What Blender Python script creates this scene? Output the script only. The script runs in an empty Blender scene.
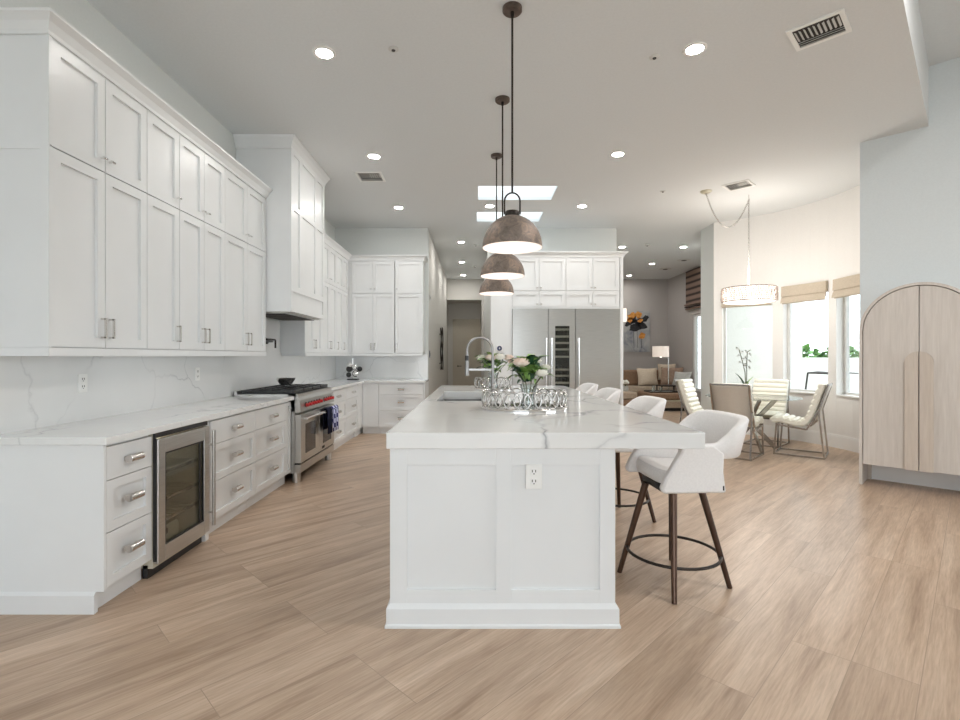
import bpy, bmesh, math, random
from mathutils import Vector, Matrix
random.seed(7)
S = bpy.context.scene
COL = S.collection
PI = math.pi

# ------------------------------------------------------------------ camera
cam_d = bpy.data.cameras.new('camera')
cam = bpy.data.objects.new('camera', cam_d)
COL.objects.link(cam)
cam.location = (0, 0, 1.325)
cam.rotation_euler = (PI / 2, 0, 0)
cam_d.sensor_width = 36.0
cam_d.lens = 500 / 960 * 36
cam_d.shift_x = 5 / 960
cam_d.shift_y = -4 / 960
cam_d.clip_start = 0.05
cam_d.clip_end = 200
S.camera = cam

# ------------------------------------------------------------------ world, exposure
W = bpy.data.worlds.new('sky')
S.world = W
W.use_nodes = True
bg = W.node_tree.nodes['Background']
bg.inputs['Color'].default_value = (0.85, 0.93, 1.0, 1)
bg.inputs['Strength'].default_value = 2.3
S.view_settings.view_transform = 'Standard'
S.view_settings.look = 'None'
S.view_settings.exposure = 1.04
S.view_settings.gamma = 1.0
S.view_settings.use_curve_mapping = False
S.cycles.use_denoising = True
S.cycles.max_bounces = 10
S.cycles.diffuse_bounces = 6
S.cycles.glossy_bounces = 5
S.cycles.transmission_bounces = 8
S.cycles.transparent_max_bounces = 12
S.cycles.sample_clamp_indirect = 6.0
S.cycles.caustics_reflective = False
S.cycles.caustics_refractive = False
LAMP_EMIT = 150.0      # recessed lamp lens
PEND_W = 0.45           # pendant bulb


# added fill light, out of view under the high ceiling, brightening the right wall
_ld = bpy.data.lights.new('front_room_fill_light', 'AREA')
_ld.shape = 'DISK'
_ld.size = 0.7
_ld.energy = 30
_ld.color = (1.0, 0.97, 0.94)
_lo = bpy.data.objects.new('front_room_fill_light', _ld)
COL.objects.link(_lo)
_lo.location = (2.9, 2.1, 4.24)


# ------------------------------------------------------------------ mesh builder
class MB:
    def __init__(s):
        s.v, s.f = [], []

    def add(s, vs, fs):
        b = len(s.v)
        s.v += [tuple(p) for p in vs]
        s.f += [tuple(i + b for i in f) for f in fs]
        return s

    def box(s, x0, x1, y0, y1, z0, z1):
        return s.add([(x0, y0, z0), (x1, y0, z0), (x1, y1, z0), (x0, y1, z0),
                      (x0, y0, z1), (x1, y0, z1), (x1, y1, z1), (x0, y1, z1)],
                     [(0, 3, 2, 1), (4, 5, 6, 7), (0, 1, 5, 4), (1, 2, 6, 5), (2, 3, 7, 6), (3, 0, 4, 7)])

    def bar(s, p0, p1, w, h, up=(0, 0, 1)):
        p0, p1 = Vector(p0), Vector(p1)
        d = (p1 - p0).normalized()
        u = Vector(up)
        if abs(d.dot(u)) > 0.98:
            u = Vector((1, 0, 0)) if abs(d.x) < 0.9 else Vector((0, 1, 0))
        a = d.cross(u).normalized()
        b = a.cross(d).normalized()
        vs = []
        for p in (p0, p1):
            for i, j in ((-1, -1), (1, -1), (1, 1), (-1, 1)):
                vs.append(p + a * (i * w / 2) + b * (j * h / 2))
        return s.add(vs, [(0, 3, 2, 1), (4, 5, 6, 7), (0, 1, 5, 4), (1, 2, 6, 5), (2, 3, 7, 6), (3, 0, 4, 7)])

    def cyl(s, p0, p1, r0, r1=None, n=14):
        r1 = r0 if r1 is None else r1
        return s.tube([p0, p1], [r0, r1], n)

    def tube(s, pts, r, n=8, closed=False):
        pts = [Vector(p) for p in pts]
        k = len(pts)
        rs = r if isinstance(r, (list, tuple)) else [r] * k
        tang = []
        for i in range(k):
            if closed:
                t = pts[(i + 1) % k] - pts[i - 1]
            else:
                t = pts[min(i + 1, k - 1)] - pts[max(i - 1, 0)]
            tang.append(t.normalized())
        t0 = tang[0]
        u = Vector((0, 0, 1)) if abs(t0.z) < 0.9 else Vector((1, 0, 0))
        a = t0.cross(u).normalized()
        vs = []
        for i in range(k):
            t = tang[i]
            a = (a - t * a.dot(t)).normalized()
            b = t.cross(a)
            for j in range(n):
                q = 2 * PI * j / n
                vs.append(pts[i] + (a * math.cos(q) + b * math.sin(q)) * rs[i])
        fs = []
        for i in range(k if closed else k - 1):
            for j in range(n):
                i2 = (i + 1) % k
                fs.append((i * n + j, i * n + (j + 1) % n, i2 * n + (j + 1) % n, i2 * n + j))
        if not closed:
            fs.append(tuple(reversed(range(n))))
            fs.append(tuple((k - 1) * n + j for j in range(n)))
        return s.add(vs, fs)

    def lathe(s, prof, n=32, cx=0, cy=0, sx=1, sy=1):
        vs, fs = [], []
        rows = []
        for r, z in prof:
            if r < 1e-6:
                rows.append([len(vs)])
                vs.append((cx, cy, z))
            else:
                rows.append(list(range(len(vs), len(vs) + n)))
                for j in range(n):
                    q = 2 * PI * j / n
                    vs.append((cx + r * sx * math.cos(q), cy + r * sy * math.sin(q), z))
        for a, b in zip(rows, rows[1:]):
            for j in range(n):
                j2 = (j + 1) % n
                if len(a) == 1 and len(b) == 1:
                    continue
                if len(a) == 1:
                    fs.append((a[0], b[j2], b[j]))
                elif len(b) == 1:
                    fs.append((a[j], a[j2], b[0]))
                else:
                    fs.append((a[j], a[j2], b[j2], b[j]))
        return s.add(vs, fs)

    def ball(s, c, r, n=12, m=8, sz=1.0):
        prof = [(r * math.sin(PI * i / m), c[2] - r * sz * math.cos(PI * i / m)) for i in range(m + 1)]
        prof[0] = (0, prof[0][1]); prof[-1] = (0, prof[-1][1])
        return s.lathe(prof, n, c[0], c[1])

    def prism(s, poly, a0, a1, plane='xz'):
        """poly 2D; extruded from a0 to a1 along the remaining axis (y for xz, z for xy, x for yz)"""
        def P(p, a):
            if plane == 'xz':
                return (p[0], a, p[1])
            if plane == 'xy':
                return (p[0], p[1], a)
            return (a, p[0], p[1])
        n = len(poly)
        vs = [P(p, a0) for p in poly] + [P(p, a1) for p in poly]
        fs = [tuple(range(n)), tuple(reversed(range(n, 2 * n)))]
        fs += [(i, n + i, n + (i + 1) % n, (i + 1) % n) for i in range(n)]
        return s.add(vs, fs)

    def grid(s, rows, close_u=False, close_v=False):
        nu, nv = len(rows), len(rows[0])
        vs = [p for r in rows for p in r]
        fs = []
        for i in range(nu if close_u else nu - 1):
            for j in range(nv if close_v else nv - 1):
                i2, j2 = (i + 1) % nu, (j + 1) % nv
                fs.append((i * nv + j, i * nv + j2, i2 * nv + j2, i2 * nv + j))
        return s.add(vs, fs)

    def plate(s, outer, holes, z0, z1):
        """flat slab with holes"""
        bm = bmesh.new()
        loops = []
        for lp in [outer] + list(holes):
            vv = [bm.verts.new((p[0], p[1], 0)) for p in lp]
            loops.append(vv)
            for i in range(len(vv)):
                bm.edges.new((vv[i], vv[(i + 1) % len(vv)]))
        bmesh.ops.triangle_fill(bm, use_beauty=True, use_dissolve=False, edges=bm.edges[:], normal=(0, 0, 1))
        bm.verts.index_update()
        tris = [tuple(v.index for v in f.verts) for f in bm.faces]
        pts = [(v.co.x, v.co.y) for v in bm.verts]
        lidx = [[v.index for v in lp] for lp in loops]
        bm.free()
        n = len(pts)
        vs = [(x, y, z0) for x, y in pts] + [(x, y, z1) for x, y in pts]
        fs = [tuple(t) for t in tris] + [tuple(n + i for i in reversed(t)) for t in tris]
        for lp in lidx:
            k = len(lp)
            fs += [(lp[i], lp[(i + 1) % k], n + lp[(i + 1) % k], n + lp[i]) for i in range(k)]
        return s.add(vs, fs)

    def build(s, name, mat, parent=None, smooth=None, bevel=None, loc=None, rot=None, recalc=True, subsurf=0, solid=None):
        me = bpy.data.meshes.new(name)
        me.from_pydata([tuple(p) for p in s.v], [], s.f)
        if recalc:
            bm = bmesh.new()
            bm.from_mesh(me)
            bmesh.ops.recalc_face_normals(bm, faces=bm.faces[:])
            bm.to_mesh(me)
            bm.free()
        me.materials.append(mat)
        o = bpy.data.objects.new(name, me)
        COL.objects.link(o)
        if parent is not None:
            o.parent = parent
        if loc is not None:
            o.location = loc
        if rot is not None:
            o.rotation_euler = rot
        if solid:
            md = o.modifiers.new('solid', 'SOLIDIFY')
            md.thickness = solid
            md.offset = 0
        if bevel:
            md = o.modifiers.new('bevel', 'BEVEL')
            md.width = bevel
            md.segments = 2
            md.limit_method = 'ANGLE'
            md.angle_limit = math.radians(40)
        if subsurf:
            md = o.modifiers.new('sub', 'SUBSURF')
            md.levels = md.render_levels = subsurf
        if smooth:
            for p in me.polygons:
                p.use_smooth = True
            if smooth < 180:
                me.set_sharp_from_angle(angle=math.radians(smooth))
        return o


def tag(o, label, cat, group=None, kind=None):
    o['label'] = label
    o['category'] = cat
    if group:
        o['group'] = group
    if kind:
        o['kind'] = kind
    return o


def thing(name, label, cat, loc=(0, 0, 0), rotz=0.0, group=None):
    o = bpy.data.objects.new(name, None)
    COL.objects.link(o)
    o.empty_display_size = 0.1
    o.location = loc
    o.rotation_euler = (0, 0, rotz)
    return tag(o, label, cat, group)


def struct(name, mb, mat, label=None, parent=None, **kw):
    o = mb.build(name, mat, parent, **kw)
    o['kind'] = 'structure'
    if label:
        o['label'] = label
    return o


def copy_thing(src, loc, rotz=None, label=None, group=None):
    r = src.copy()
    COL.objects.link(r)
    r.location = loc
    if rotz is not None:
        r.rotation_euler = (0, 0, rotz)
    if label:
        r['label'] = label
    if group:
        r['group'] = group
    for ch in list(src.children):
        c = ch.copy()
        COL.objects.link(c)
        c.parent = r
        for g in list(ch.children):
            d = g.copy()
            COL.objects.link(d)
            d.parent = c
    return r


# ------------------------------------------------------------------ materials
def mat(name, col, rough=0.5, metal=0.0, spec=0.5, emit=None, estr=0.0, coat=0.0):
    m = bpy.data.materials.new(name)
    m.use_nodes = True
    b = m.node_tree.nodes['Principled BSDF']
    b.inputs['Base Color'].default_value = (*col, 1)
    b.inputs['Roughness'].default_value = rough
    b.inputs['Metallic'].default_value = metal
    b.inputs['Specular IOR Level'].default_value = spec
    b.inputs['Coat Weight'].default_value = coat
    if emit:
        b.inputs['Emission Color'].default_value = (*emit, 1)
        b.inputs['Emission Strength'].default_value = estr
    return m


def nodes(m):
    nt = m.node_tree
    return nt, nt.nodes, nt.links, nt.nodes['Principled BSDF']


def tex_coord(nt, scale=(1, 1, 1), rot=(0, 0, 0), loc=(0, 0, 0), space='Object'):
    tc = nt.nodes.new('ShaderNodeTexCoord')
    mp = nt.nodes.new('ShaderNodeMapping')
    mp.inputs['Scale'].default_value = scale
    mp.inputs['Rotation'].default_value = rot
    mp.inputs['Location'].default_value = loc
    nt.links.new(tc.outputs[space], mp.inputs['Vector'])
    return mp.outputs['Vector']


def ramp(nt, fac, stops):
    r = nt.nodes.new('ShaderNodeValToRGB')
    el = r.color_ramp.elements
    while len(el) < len(stops):
        el.new(0.5)
    for e, (p, c) in zip(el, stops):
        e.position = p
        e.color = (*c, 1) if len(c) == 3 else c
    nt.links.new(fac, r.inputs['Fac'])
    return r.outputs['Color']


def noise(nt, vec, scale, detail=3, rough=0.5, dist=0.0):
    n = nt.nodes.new('ShaderNodeTexNoise')
    n.inputs['Scale'].default_value = scale
    n.inputs['Detail'].default_value = detail
    n.inputs['Roughness'].default_value = rough
    n.inputs['Distortion'].default_value = dist
    nt.links.new(vec, n.inputs['Vector'])
    return n.outputs['Fac']


def mixc(nt, fac, a, b, mode='MIX'):
    n = nt.nodes.new('ShaderNodeMix')
    n.data_type = 'RGBA'
    n.blend_type = mode
    for sock, v in ((n.inputs[0], fac), (n.inputs[6], a), (n.inputs[7], b)):
        if isinstance(v, bpy.types.NodeSocket):
            nt.links.new(v, sock)
        elif isinstance(v, (int, float)):
            sock.default_value = v
        else:
            sock.default_value = (*v, 1)
    return n.outputs[2]


def subtle(m, a, b, scale, stretch=(1, 1, 1), bump=0.0, detail=3, stops=(0.35, 0.65)):
    nt, N, L, B = nodes(m)
    v = tex_coord(nt, stretch)
    f = noise(nt, v, scale, detail)
    L.new(ramp(nt, f, [(stops[0], a), (stops[1], b)]), B.inputs['Base Color'])
    if bump:
        bp = N.new('ShaderNodeBump')
        bp.inputs['Strength'].default_value = bump
        bp.inputs['Distance'].default_value = 0.005
        L.new(f, bp.inputs['Height'])
        L.new(bp.outputs['Normal'], B.inputs['Normal'])
    return m


M = {}
M['paint'] = subtle(mat('cabinet_paint', (0.8, 0.8, 0.8), 0.32), (0.765, 0.78, 0.785), (0.785, 0.80, 0.805), 3)
M['wall'] = subtle(mat('wall_paint', (0.7, 0.7, 0.7), 0.75, spec=0.3), (0.70, 0.725, 0.71), (0.72, 0.74, 0.725), 60, bump=0.08)
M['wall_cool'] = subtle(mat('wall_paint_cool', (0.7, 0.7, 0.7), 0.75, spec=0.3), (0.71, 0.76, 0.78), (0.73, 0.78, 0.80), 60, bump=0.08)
M['wall_warm'] = subtle(mat('wall_paint_warm', (0.7, 0.7, 0.7), 0.75, spec=0.3), (0.765, 0.75, 0.725), (0.785, 0.77, 0.745), 60, bump=0.08)
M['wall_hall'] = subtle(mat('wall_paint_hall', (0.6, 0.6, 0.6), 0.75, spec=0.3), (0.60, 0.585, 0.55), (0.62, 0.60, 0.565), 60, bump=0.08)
M['wall_taupe'] = subtle(mat('wall_paint_taupe', (0.4, 0.4, 0.4), 0.75, spec=0.3), (0.46, 0.43, 0.41), (0.48, 0.45, 0.43), 60, bump=0.08)
M['ceiling'] = subtle(mat('ceiling_paint', (0.7, 0.7, 0.68), 0.85, spec=0.2), (0.71, 0.73, 0.735), (0.73, 0.75, 0.755), 50, bump=0.1)
M['trim'] = subtle(mat('trim_paint', (0.82, 0.82, 0.82), 0.35), (0.81, 0.81, 0.80), (0.83, 0.83, 0.82), 3)
M['door_beige'] = subtle(mat('door_paint', (0.5, 0.45, 0.36), 0.45), (0.50, 0.45, 0.36), (0.52, 0.47, 0.38), 4)
M['chrome'] = subtle(mat('chrome', (0.8, 0.8, 0.8), 0.12, 1.0), (0.78, 0.77, 0.76), (0.84, 0.83, 0.82), 5)
M['nickel'] = subtle(mat('polished_nickel', (0.7, 0.67, 0.64), 0.18, 1.0), (0.62, 0.59, 0.56), (0.72, 0.69, 0.66), 8)
M['steel_frame'] = subtle(mat('chair_steel', (0.5, 0.48, 0.46), 0.2, 1.0), (0.42, 0.40, 0.38), (0.52, 0.50, 0.48), 8)
M['steel'] = subtle(mat('brushed_steel', (0.6, 0.6, 0.58), 0.3, 1.0), (0.56, 0.55, 0.53), (0.64, 0.63, 0.61), 6, (1, 1, 40))
M['steel_h'] = subtle(mat('brushed_steel_across', (0.6, 0.6, 0.58), 0.28, 1.0), (0.50, 0.49, 0.47), (0.57, 0.56, 0.535), 6, (1, 1, 60))
M['black'] = subtle(mat('black_enamel', (0.015, 0.015, 0.016), 0.35), (0.012, 0.012, 0.013), (0.02, 0.02, 0.021), 9)
M['dark_glass'] = subtle(mat('dark_glass', (0.02, 0.02, 0.022), 0.06), (0.015, 0.015, 0.018), (0.03, 0.03, 0.034), 2)
M['dark_inside'] = subtle(mat('cooler_liner', (0.10, 0.10, 0.095), 0.6), (0.09, 0.09, 0.08), (0.12, 0.115, 0.105), 3)
M['cooler_liner'] = subtle(mat('cooler_liner_light', (0.4, 0.38, 0.33), 0.5), (0.60, 0.57, 0.47), (0.68, 0.65, 0.55), 3)
M['faucet'] = subtle(mat('satin_steel', (0.3, 0.29, 0.28), 0.3, 1.0), (0.27, 0.26, 0.25), (0.34, 0.33, 0.32), 8)
M['canopy'] = subtle(mat('canopy_bronze', (0.1, 0.07, 0.06), 0.45, 0.5), (0.08, 0.06, 0.05), (0.15, 0.11, 0.09), 20)
M['ring_metal'] = subtle(mat('ring_silver', (0.6, 0.59, 0.57), 0.15, 1.0), (0.50, 0.49, 0.47), (0.66, 0.65, 0.63), 30)
M['cooler_fill_glow'] = mat('cooler_fill_glow', (0.6, 0.57, 0.47), 0.5, emit=(1.0, 0.9, 0.68), estr=0.35)  # glow added to lift the dark cooler interior
M['red'] = subtle(mat('red_knob', (0.6, 0.02, 0.02), 0.3), (0.55, 0.012, 0.015), (0.65, 0.02, 0.02), 8)
M['legs'] = subtle(mat('bronze_leg', (0.10, 0.06, 0.04), 0.28, 0.6), (0.05, 0.03, 0.022), (0.10, 0.055, 0.035), 10, (1, 1, 0.2))
M['rod'] = subtle(mat('dark_bronze', (0.03, 0.025, 0.022), 0.4, 0.6), (0.025, 0.022, 0.02), (0.045, 0.036, 0.03), 20)
M['leather_white'] = subtle(mat('white_leather', (0.78, 0.76, 0.75), 0.45), (0.76, 0.745, 0.735), (0.80, 0.785, 0.775), 90, bump=0.05)
M['leather_cream'] = subtle(mat('cream_leather', (0.8, 0.77, 0.66), 0.4), (0.85, 0.83, 0.73), (0.88, 0.86, 0.77), 60, bump=0.04)
M['back_panel'] = subtle(mat('taupe_vinyl', (0.5, 0.45, 0.38), 0.55), (0.58, 0.53, 0.46), (0.60, 0.55, 0.48), 60)
M['linen'] = subtle(mat('linen_shade', (0.5, 0.43, 0.34), 0.9, spec=0.1), (0.44, 0.38, 0.30), (0.54, 0.47, 0.38), 40, (1, 1, 8))
M['sofa'] = subtle(mat('brown_upholstery', (0.3, 0.19, 0.12), 0.8, spec=0.2), (0.27, 0.17, 0.11), (0.34, 0.225, 0.15), 30, bump=0.1)
M['sofa_light'] = subtle(mat('tan_upholstery', (0.5, 0.4, 0.3), 0.8, spec=0.2), (0.45, 0.36, 0.28), (0.52, 0.43, 0.34), 30, bump=0.1)
M['pillow_cream'] = subtle(mat('cream_plush', (0.7, 0.6, 0.48), 0.95, spec=0.1), (0.58, 0.48, 0.37), (0.74, 0.64, 0.52), 60, bump=0.5)
M['pillow_brown'] = subtle(mat('brown_velvet', (0.35, 0.25, 0.18), 0.8, spec=0.1), (0.34, 0.24, 0.18), (0.42, 0.31, 0.24), 25, bump=0.1)
M['pillow_grey'] = subtle(mat('grey_plush', (0.5, 0.5, 0.48), 0.95, spec=0.1), (0.46, 0.46, 0.44), (0.60, 0.60, 0.57), 60, bump=0.5)
M['white_plain'] = subtle(mat('white_plastic', (0.85, 0.85, 0.83), 0.4), (0.83, 0.83, 0.81), (0.87, 0.87, 0.85), 4)
M['ivory'] = subtle(mat('ivory_metal', (0.6, 0.58, 0.45), 0.4), (0.58, 0.55, 0.42), (0.64, 0.61, 0.48), 10)
M['leaf'] = subtle(mat('leaf_green', (0.06, 0.16, 0.03), 0.45), (0.10, 0.22, 0.035), (0.30, 0.48, 0.13), 18)
M['leaf_dark'] = subtle(mat('leaf_dark', (0.02, 0.07, 0.03), 0.4), (0.015, 0.06, 0.025), (0.03, 0.10, 0.04), 12)
M['petal_white'] = subtle(mat('petal_white', (0.85, 0.82, 0.74), 0.6), (0.84, 0.82, 0.72), (0.9, 0.88, 0.82), 20)
M['petal_peach'] = subtle(mat('petal_peach', (0.85, 0.66, 0.54), 0.6), (0.86, 0.70, 0.60), (0.92, 0.82, 0.74), 14)
M['stem'] = subtle(mat('stem', (0.10, 0.12, 0.05), 0.5), (0.07, 0.08, 0.035), (0.13, 0.15, 0.06), 30)
M['mirror'] = subtle(mat('mirror', (0.85, 0.85, 0.85), 0.03, 1.0), (0.84, 0.84, 0.84), (0.88, 0.88, 0.88), 4)
M['vent'] = subtle(mat('vent_metal', (0.62, 0.62, 0.6), 0.5), (0.60, 0.60, 0.58), (0.64, 0.64, 0.62), 10)
M['vent_dark'] = subtle(mat('duct_dark', (0.05, 0.047, 0.045), 0.8), (0.04, 0.038, 0.036), (0.07, 0.065, 0.06), 10)
M['navy'] = subtle(mat('navy_plastic', (0.02, 0.03, 0.10), 0.35), (0.015, 0.025, 0.08), (0.025, 0.04, 0.12), 6)
M['lamp'] = mat('lamp_lens', (0.9, 0.9, 0.9), 0.5, emit=(1.0, 0.97, 0.93), estr=LAMP_EMIT)
M['bulb'] = mat('bulb_glow', (1, 1, 1), 0.5, emit=(1.0, 0.90, 0.82), estr=2.2)
M['glow'] = mat('chandelier_glow', (0.95, 0.9, 0.85), 0.5, emit=(1.0, 0.90, 0.80), estr=1.1)
M['sconce_glow'] = mat('sconce_glow', (0.95, 0.9, 0.85), 0.5, emit=(1.0, 0.84, 0.74), estr=0.3)
M['lampshade'] = mat('lamp_shade_cloth', (0.8, 0.74, 0.68), 0.8, emit=(1.0, 0.84, 0.72), estr=0.2)
M['crystal_mesh'] = subtle(mat('crystal_lattice', (0.6, 0.5, 0.44), 0.2, 0.7), (0.42, 0.33, 0.28), (0.75, 0.66, 0.60), 40)
M['patio'] = subtle(mat('patio_concrete', (0.7, 0.68, 0.64), 0.8), (0.66, 0.64, 0.60), (0.74, 0.72, 0.68), 2)
M['stucco'] = subtle(mat('stucco', (0.82, 0.79, 0.70), 0.9), (0.50, 0.485, 0.445), (0.53, 0.515, 0.475), 30, bump=0.2)
M['hedge'] = subtle(mat('hedge_leaf', (0.2, 0.42, 0.10), 0.6), (0.05, 0.16, 0.025), (0.16, 0.32, 0.07), 6)


def glass_mat(name, tint=(1, 1, 1), refl=0.12):
    m = bpy.data.materials.new(name)
    m.use_nodes = True
    nt = m.node_tree
    nt.nodes.clear()
    out = nt.nodes.new('ShaderNodeOutputMaterial')
    mix = nt.nodes.new('ShaderNodeMixShader')
    tr = nt.nodes.new('ShaderNodeBsdfTransparent')
    tr.inputs['Color'].default_value = (*tint, 1)
    gl = nt.nodes.new('ShaderNodeBsdfGlossy')
    gl.inputs['Roughness'].default_value = 0.03
    lw = nt.nodes.new('ShaderNodeLayerWeight')
    lw.inputs['Blend'].default_value = 0.25
    mr = nt.nodes.new('ShaderNodeMapRange')
    mr.inputs['To Min'].default_value = refl * 0.5
    mr.inputs['To Max'].default_value = min(1.0, refl * 4)
    nt.links.new(lw.outputs['Fresnel'], mr.inputs['Value'])
    nt.links.new(mr.outputs['Result'], mix.inputs[0])
    nt.links.new(tr.outputs[0], mix.inputs[1])
    nt.links.new(gl.outputs[0], mix.inputs[2])
    nt.links.new(mix.outputs[0], out.inputs['Surface'])
    return m


M['glass'] = glass_mat('window_glass', (0.97, 0.99, 0.99), 0.06)
M['glass_dark'] = glass_mat('smoked_glass', (0.74, 0.74, 0.70), 0.09)
M['glass_clear'] = glass_mat('clear_glass', (0.93, 0.96, 0.95), 0.2)
M['crystal'] = glass_mat('crystal', (0.9, 0.9, 0.88), 0.4)


def mk_floor():
    m = mat('oak_planks', (0.4, 0.3, 0.22), 0.36, spec=0.45)
    nt, N, L, B = nodes(m)
    v = tex_coord(nt, rot=(0, 0, -PI / 4), loc=(0.31, 0.07, 0))
    br = N.new('ShaderNodeTexBrick')
    br.inputs['Color1'].default_value = (0, 0, 0, 1)
    br.inputs['Color2'].default_value = (1, 1, 1, 1)
    br.inputs['Mortar'].default_value = (0.5, 0.5, 0.5, 1)
    br.inputs['Scale'].default_value = 1.0
    br.inputs['Brick Width'].default_value = 1.5
    br.inputs['Row Height'].default_value = 0.225
    br.inputs['Mortar Size'].default_value = 0.0015
    br.inputs['Mortar Smooth'].default_value = 0.1
    br.offset = 0.37
    br.offset_frequency = 3
    L.new(v, br.inputs['Vector'])
    # streaks running along each board, shifted per board
    sc = N.new('ShaderNodeVectorMath'); sc.operation = 'MULTIPLY'
    sc.inputs[1].default_value = (0.6, 7.0, 1)
    L.new(v, sc.inputs[0])
    of = N.new('ShaderNodeVectorMath'); of.operation = 'MULTIPLY_ADD'
    L.new(br.outputs['Color'], of.inputs[0])
    of.inputs[1].default_value = (7.3, 3.1, 5.7)
    L.new(sc.outputs[0], of.inputs[2])
    broad = noise(nt, of.outputs[0], 1.6, 4, 0.55, 0.6)
    sc2 = N.new('ShaderNodeVectorMath'); sc2.operation = 'MULTIPLY'
    sc2.inputs[1].default_value = (4.0, 70.0, 1)
    L.new(v, sc2.inputs[0])
    fine = noise(nt, sc2.outputs[0], 1.5, 4, 0.6, 0.3)
    base = ramp(nt, broad, [(0.28, (0.37, 0.256, 0.178)), (0.45, (0.50, 0.365, 0.264)), (0.58, (0.57, 0.427, 0.317)), (0.75, (0.64, 0.50, 0.385))])
    board = ramp(nt, br.outputs['Color'], [(0.0, (0.91, 0.905, 0.90)), (1.0, (1.06, 1.06, 1.06))])
    c = mixc(nt, 1.0, base, board, 'MULTIPLY')
    f2 = ramp(nt, fine, [(0.35, (0.80, 0.78, 0.75)), (0.65, (1.06, 1.06, 1.06))])
    c = mixc(nt, 0.8, c, f2, 'MULTIPLY')
    c = mixc(nt, br.outputs['Fac'], c, (0.34, 0.25, 0.18))
    L.new(c, B.inputs['Base Color'])
    bp = N.new('ShaderNodeBump')
    bp.inputs['Strength'].default_value = 0.12
    bp.inputs['Distance'].default_value = 0.002
    L.new(fine, bp.inputs['Height'])
    L.new(bp.outputs['Normal'], B.inputs['Normal'])
    return m


def mk_quartz(name, thin=0.012, amt=0.8):
    m = mat(name, (0.8, 0.8, 0.8), 0.1, spec=0.5)
    nt, N, L, B = nodes(m)
    v = tex_coord(nt, rot=(0.5, 0.3, 0.6))
    nz = N.new('ShaderNodeTexNoise')
    nz.inputs['Scale'].default_value = 2.6
    nz.inputs['Detail'].default_value = 5
    L.new(v, nz.inputs['Vector'])
    ad = N.new('ShaderNodeVectorMath'); ad.operation = 'MULTIPLY_ADD'
    L.new(nz.outputs['Color'], ad.inputs[0])
    ad.inputs[1].default_value = (0.38, 0.38, 0.38)
    L.new(v, ad.inputs[2])
    vo = N.new('ShaderNodeTexVoronoi')
    vo.feature = 'DISTANCE_TO_EDGE'
    vo.inputs['Scale'].default_value = 1.35
    L.new(ad.outputs[0], vo.inputs['Vector'])
    wid = noise(nt, v, 1.7, 2)
    vein = ramp(nt, vo.outputs['Distance'], [(0.0, (1, 1, 1)), (thin, (0.30, 0.30, 0.30)), (thin * 2.6, (0, 0, 0))])
    mask = ramp(nt, wid, [(0.42, (0, 0, 0)), (0.66, (amt, amt, amt))])
    fac = mixc(nt, 1.0, vein, mask, 'MULTIPLY')
    cl = noise(nt, ad.outputs[0], 1.5, 3)
    base = ramp(nt, cl, [(0.3, (0.76, 0.77, 0.765)), (0.7, (0.82, 0.825, 0.82))])
    c = mixc(nt, fac, base, (0.24, 0.25, 0.27))
    L.new(c, B.inputs['Base Color'])
    return m


def mk_wood(name, a, b, scale, stretch, rough=0.5):
    m = mat(name, a, rough, spec=0.35)
    nt, N, L, B = nodes(m)
    v = tex_coord(nt, stretch)
    f = noise(nt, v, scale, 5, 0.65, 0.4)
    L.new(ramp(nt, f, [(0.3, a), (0.7, b)]), B.inputs['Base Color'])
    bp = N.new('ShaderNodeBump')
    bp.inputs['Strength'].default_value = 0.1
    bp.inputs['Distance'].default_value = 0.002
    L.new(f, bp.inputs['Height'])
    L.new(bp.outputs['Normal'], B.inputs['Normal'])
    return m


def mk_pendant():
    m = mat('aged_bronze', (0.2, 0.16, 0.13), 0.55, 0.35)
    nt, N, L, B = nodes(m)
    v = tex_coord(nt, (1, 1, 1))
    f = noise(nt, v, 14, 7, 0.7, 1.2)
    L.new(ramp(nt, f, [(0.30, (0.13, 0.105, 0.09)), (0.5, (0.24, 0.195, 0.165)), (0.64, (0.36, 0.265, 0.21)), (0.8, (0.46, 0.41, 0.37))]), B.inputs['Base Color'])
    return m


def mk_woven():
    m = mat('woven_bamboo', (0.2, 0.12, 0.09), 0.8)
    nt, N, L, B = nodes(m)
    v = tex_coord(nt, (1, 1, 1))
    w = N.new('ShaderNodeTexWave')
    w.bands_direction = 'Z'
    w.inputs['Scale'].default_value = 1.9
    w.inputs['Distortion'].default_value = 0.4
    L.new(v, w.inputs['Vector'])
    L.new(ramp(nt, w.outputs['Fac'], [(0.15, (0.04, 0.025, 0.02)), (0.35, (0.20, 0.13, 0.10)), (0.8, (0.27, 0.18, 0.14))]), B.inputs['Base Color'])
    return m


def mk_check():
    m = mat('check_cloth', (0.1, 0.1, 0.4), 0.9, spec=0.1)
    nt, N, L, B = nodes(m)
    v = tex_coord(nt)
    ch = N.new('ShaderNodeTexChecker')
    ch.inputs['Scale'].default_value = 18
    ch.inputs['Color1'].default_value = (0.55, 0.58, 0.8, 1)
    ch.inputs['Color2'].default_value = (0.03, 0.035, 0.16, 1)
    L.new(v, ch.inputs['Vector'])
    L.new(ch.outputs['Color'], B.inputs['Base Color'])
    return m


def mk_canvas():
    m = mat('painted_canvas', (0.4, 0.42, 0.46), 0.8)
    nt, N, L, B = nodes(m)
    v = tex_coord(nt, (1.2, 1, 0.8))
    f = noise(nt, v, 2.2, 4, 0.6, 0.8)
    L.new(ramp(nt, f, [(0.3, (0.14, 0.16, 0.21)), (0.42, (0.32, 0.33, 0.35)), (0.55, (0.46, 0.46, 0.45)), (0.75, (0.54, 0.53, 0.50))]), B.inputs['Base Color'])
    return m


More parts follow.
